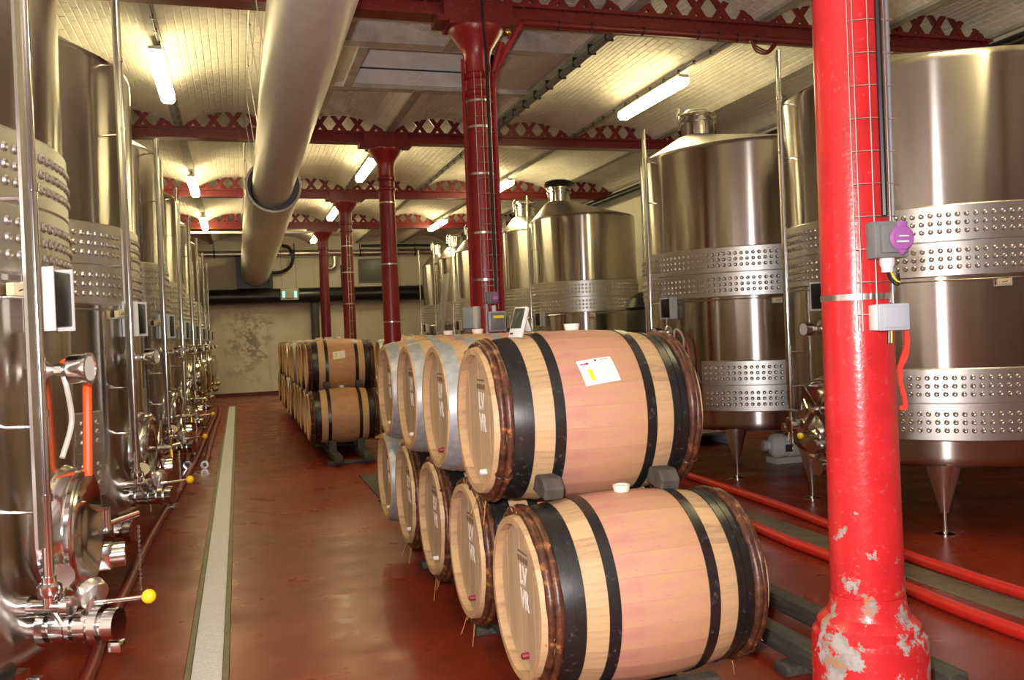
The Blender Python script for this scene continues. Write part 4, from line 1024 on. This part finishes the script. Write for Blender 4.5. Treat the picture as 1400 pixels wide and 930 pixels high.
# far stack
FX = 1.28
rnd = random.Random(3)
for k in range(12):
    barrel('lower tier oak barrel of the long far stack, %s from its open rack end' % ORD[k], FX+rnd.uniform(-.02, .02), 11.7+BP*k, ZL-0.0, 'galv' if k in (6, 7) else 'black', 'lower barrels of the far stack', far=True, bung=(k < 3))
for k in range(11):
    barrel('far stack oak barrel on the upper tier with white card, above the dark rack' if k == 0 else 'upper tier oak barrel of the long far stack, %s from the one with the card' % ORD[k], FX+rnd.uniform(-.02, .02), 12.093+BP*k, ZU, 'galv' if k in (3, 4, 6) else 'black', 'upper barrels of the far stack', far=True, bung=(k < 5))
for k in range(3):
    barrel(ORD[k].capitalize()+' oak barrel on the lower tier behind the plain red column', 2.72, 13.9+BP*k, ZL, 'galv', 'barrels behind the plain red column', far=True)
    barrel(ORD[k].capitalize()+' oak barrel on the upper tier behind the plain red column', 2.72, 13.5+BP*k, ZU, 'galv', 'barrels behind the plain red column', far=True)
# racks: two long timber rails and cross pieces per row
def rack(label, xs, y0, y1, crosses, ztop=0.13, saddles=None):
    t = thing('barrel_rack', label, 'rack')
    for x in xs: MB().rbox(x-0.05, x+0.05, y0, y1, 0.045, ztop, 0.01).build('rail', 'oldwood', t)
    for y in crosses: MB().rbox(min(xs)-0.12, max(xs)+0.12, y-0.05, y+0.05, 0.0, 0.045, 0.006).build('cross_piece', 'oldwood', t)
    if saddles:
        for y in saddles:
            for x in xs:
                for s in (-1, 1):
                    MB().prism([(s*0.10, 0.0), (s*0.30, 0.0), (s*0.30, 0.12), (s*0.24, 0.12), (s*0.10, 0.052)], -0.045, 0.045, Matrix.Translation((x, y, ztop)) @ frame((0, 0, 0), (1, 0, 0), (0, 1, 0))).build('chock', 'oldwood', t, False)
    return t
rack('dark timber rack under the near barrel stack', (1.22, 1.60), 2.80, 6.75, (3.0, 4.4, 5.8), saddles=[YL+BP*k for k in range(5)])
rack('empty dark timber rack rails on the floor behind the bright red column', (2.33, 2.66), 2.80, 4.45, (3.35, 4.2))
rack('dark timber rack under the long far barrel stack', (1.10, 1.46), 10.75, 20.8, (11.0, 13.0, 15.0, 17.0, 19.0), saddles=[11.7+BP*k for k in range(12)])
rack('dark timber rack under the barrels behind the plain red column', (2.55, 2.9), 13.4, 16.1, (13.6, 15.6), saddles=[13.9+BP*k for k in range(3)])
# chocks between the tiers
def chock(x, y, z, rx, label):
    mb = MB(); pts = [(-0.065, -0.03), (0.075, -0.045), (0.055, 0.03), (-0.03, 0.05), (-0.07, 0.02)]
    mb.prism(pts, -0.04, 0.04, frame((0, 0, 0), (1, 0, 0), (0, 1, 0)))
    bm = bmesh.new(); me = mb.mesh('wood_chock', 'chock', False); bm.from_mesh(me); bmesh.ops.bevel(bm, geom=bm.edges[:], offset=0.006, segments=1, affect='EDGES'); bm.to_mesh(me); bm.free()
    o = put('wood_chock', me); o.location = (x, y, z); o.rotation_euler = (rx, 0, 0)
    return tag(o, label, 'chock', 'wedges between the barrel tiers')
chock(1.125, 3.22, 0.945, 0.25, 'grey wooden chock by the quarter hoop between the card barrel and the one below')
chock(1.62, 3.23, 0.935, 0.25, 'grey wooden chock at the column end between the card barrel and the one below')
for k in range(1, 4):
    chock(1.20, YU+BP*k-0.35, 0.955, 0.2, 'grey wooden chock under the %s galvanised-hooped barrel of the upper tier' % ORD[k-1])
chock(1.08, 11.74, 0.945, 0.25, 'dark wooden chock on the foremost lower barrel of the far stack')
chock(1.50, 11.74, 0.945, 0.25, 'dark wooden chock on the right half of the far stack barrel')

# paper card on the upper barrel, bent to the staves
def card(label, bx, by, bz, x0, x1, a0, a1, skew, prints):
    t = thing('paper_card', label, 'card', (bx, by, bz))
    def pt(u, v, off):  # u along the barrel, v up
        x = x0 + (x1-x0)*u + skew*v; a = a0 + (a1-a0)*v + 0.05*u; r = prof(x)+off
        return (x, -r*math.cos(a), r*math.sin(a))
    def patch(u0, u1, v0, v1, off, nu=6, nv=6, th=0.0008):
        vs = []; fs = []
        for o_ in (off, off+th):
            for i in range(nu+1):
                for j in range(nv+1): vs.append(pt(u0+(u1-u0)*i/nu, v0+(v1-v0)*j/nv, o_))
        n = (nu+1)*(nv+1)
        for i in range(nu):
            for j in range(nv):
                q = (i*(nv+1)+j, (i+1)*(nv+1)+j, (i+1)*(nv+1)+j+1, i*(nv+1)+j+1)
                fs.append(tuple(n+k for k in q)); fs.append(q[::-1])
        return MB().add(vs, fs)
    patch(0, 1, 0, 1, 0.003).build('sheet', 'paper', t)
    for (u0, u1, v0, v1, m) in prints: patch(u0, u1, v0, v1, 0.0045, 2, 2, 0.0003).build('print', m, t)
    return t
pr = [(0.20, 0.32, 0.15, 0.60, 'yellowprint'), (0.06, 0.24, 0.80, 0.85, 'pinkink'), (0.22, 0.30, 0.79, 0.86, 'darkink'), (0.50, 0.56, 0.88, 0.96, 'darkink'), (0.66, 0.92, 0.90, 0.935, 'ink')]
for v in (0.12, 0.2, 0.28, 0.36, 0.44, 0.52, 0.62, 0.70, 0.76): pr.append((0.38 if v < 0.7 else 0.3, 0.93, v, v+0.008, 'ink'))
for u in (0.10, 0.40, 0.55, 0.70, 0.84): pr.append((u, u+0.006, 0.12, 0.66, 'ink'))
UBX = BX-0.03
card('white paper card with a yellow block on the upper black-hooped barrel', UBX, YU, ZU, -0.078, 0.075, 0.385, 0.70, -0.018, pr)
card('small white card with yellow mark on the far stack barrel', FX, 12.093, ZU, -0.10, 0.06, 0.25, 0.55, 0.0, [(0.2, 0.36, 0.1, 0.75, 'yellowprint')])
# digital thermometer standing on the upper barrel
dtm = thing('digital_thermometer', 'white digital thermometer with dark screen standing on a barrel', 'thermometer', (UBX-0.275, YU-0.055, ZU+prof(0.275)-0.004), -1.2)
fm_ = Matrix.Rotation(-0.33, 4, 'X')
MB().rbox(-0.042, 0.042, -0.009, 0.009, 0.0, 0.135, 0.006, fm_).build('case', 'white', dtm)
MB().rbox(-0.034, 0.034, -0.012, -0.006, 0.038, 0.128, 0.003, fm_).build('screen', 'screen', dtm)
MB().box(-0.03, -0.01, -0.0105, -0.009, 0.012, 0.020, fm_).build('print', 'darkink', dtm, False)
MB().rbox(-0.018, 0.018, 0.074, 0.079, -0.002, 0.082, 0.002, Matrix.Rotation(0.36, 4, 'X')).build('stand', 'white', dtm)
# tap and round float at the rack end of the near stack
tp = thing('transfer_tap', 'dark round transfer tap with brass spout in the stack gap', 'tap', (1.36, 8.3, 0))
MB().lathe([(0.001, 0.0), (0.16, 0.0), (0.16, 0.02), (0.03, 0.04), (0.03, 0.62)], 24).build('stand', 'darksteel', tp)
MB().ball((0, 0, 0.72), 0.12, 20, (0.8, 0.8, 1.0)).build('body', 'darksteel', tp)
MB().cyl((-0.06, -0.02, 0.63), (-0.17, -0.03, 0.60), 0.022, seg=14).build('spout', 'brass', tp)
MB().cyl((0.0, -0.02, 0.82), (0.0, -0.04, 0.90), 0.022, seg=12).build('valve_cap', 'brass', tp)

# dark round-topped vessel in the gap between the tank rows
dv = thing('storage_drum', 'dark round-topped drum in the gap beside the black capped small tank', 'drum', (5.62, 11.35, 0))
MB().lathe([(0.001, 0.0), (0.36, 0.0), (0.38, 0.03), (0.38, 1.72), (0.36, 1.80), (0.001, 1.80)], 40).build('body', 'darksteel', dv)
MB().lathe([(0.37, 1.78), (0.385, 1.82), (0.33, 1.95), (0.18, 2.03), (0.001, 2.05)], 40).build('lid', 'black', dv)
for z in (0.6, 1.2): MB().torus(0.38, 0.015, 40, 6, Matrix.Translation((0, 0, z))).build('rib', 'darksteel', dv)
# ladder leaning on the far tanks
ld = thing('ladder', 'aluminium ladder leaning in front of the smaller tanks by the end wall', 'ladder', (4.12, 19.4, 0))
sl_ = Vector((0.42, 0.0, 2.9))
for dy in (-0.18, 0.18):
    d_ = MB().box(-0.035, 0.035, -0.014, 0.014, 0, sl_.length, frame((0, dy, 0.02), sl_, (1, 0, 0))); d_.build('stile', 'satin', ld, False)
for i in range(10):
    q = Vector((0, 0, 0.02)) + sl_*(i+0.7)/10.5; MB().cyl(q+Vector((0, -0.18, 0)), q+Vector((0, 0.18, 0)), 0.014, seg=8).build('rung', 'satin', ld)

# ------------------------------------------------------------------ floor hoses
def hose(label, pts, r, m, ends=False, cat='hose'):
    t = thing('wine_hose', label, cat)
    sp = spline(pts, 10)
    MB().tube(sp, r, 12).build('hose', m, t)
    if ends:
        a = sp[0]; d = (sp[0]-sp[1]).normalized()
        MB().lathe([(r*1.15, -0.08), (r*1.15, 0.0), (r*1.45, 0.005), (r*1.45, 0.03), (r*0.7, 0.03), (r*0.65, -0.04)], 20, frame(a, d)).build('coupling', 'polish', t)
hr = 0.034
hose('dark red hose on the floor running past the whole drain side row', [(-0.80, -1.2, hr), (-0.72, 0.8, hr), (-0.76, 2.6, hr), (-0.73, 4.4, hr), (-0.745, 5.05, hr), (-0.735, 6.07, hr), (-0.735, 7.23, hr), (-0.70, 8.58, hr), (-0.645, 10.29, hr), (-0.59, 12.51, hr), (-0.56, 16.04, hr), (-0.53, 20.1, hr), (-0.56, 21.0, hr)], hr, 'hosedark')
hose('dark red hose with open steel coupling lying behind the longest hose', [(-0.67, 11.7, 0.05), (-0.72, 12.6, hr), (-0.71, 13.43, hr), (-0.69, 16.1, hr), (-0.65, 19.2, hr), (-0.70, 21.0, hr)], hr, 'hosedark', True)
hose('dark red hose with open steel coupling lying closest to the drain', [(-0.46, 11.6, 0.05), (-0.455, 12.6, hr), (-0.465, 13.74, hr), (-0.455, 17.4, hr), (-0.44, 19.3, hr), (-0.5, 22.1, hr)], hr, 'hosedark', True)
hose('bright red hose on the tank side of the dull grate drain', [(4.30, 9.2, hr), (4.26, 7.88, hr), (4.23, 7.07, hr), (4.19, 6.33, hr), (4.11, 5.58, hr), (3.99, 4.64, hr), (3.965, 4.11, hr), (3.965, 3.66, hr), (4.0, 2.9, hr), (4.12, 1.2, hr), (4.05, -1.0, hr)], 0.036, 'hose')
hose('bright red hose on the barrel side of the dull grate drain', [(3.66, 6.8, hr), (3.6, 5.73, hr), (3.555, 5.2, hr), (3.55, 4.85, hr), (3.5, 4.09, hr), (3.47, 3.65, hr), (3.47, 3.25, hr), (3.5, 2.5, hr), (3.55, 1.0, hr), (3.48, -1.0, hr)], 0.036, 'hose')
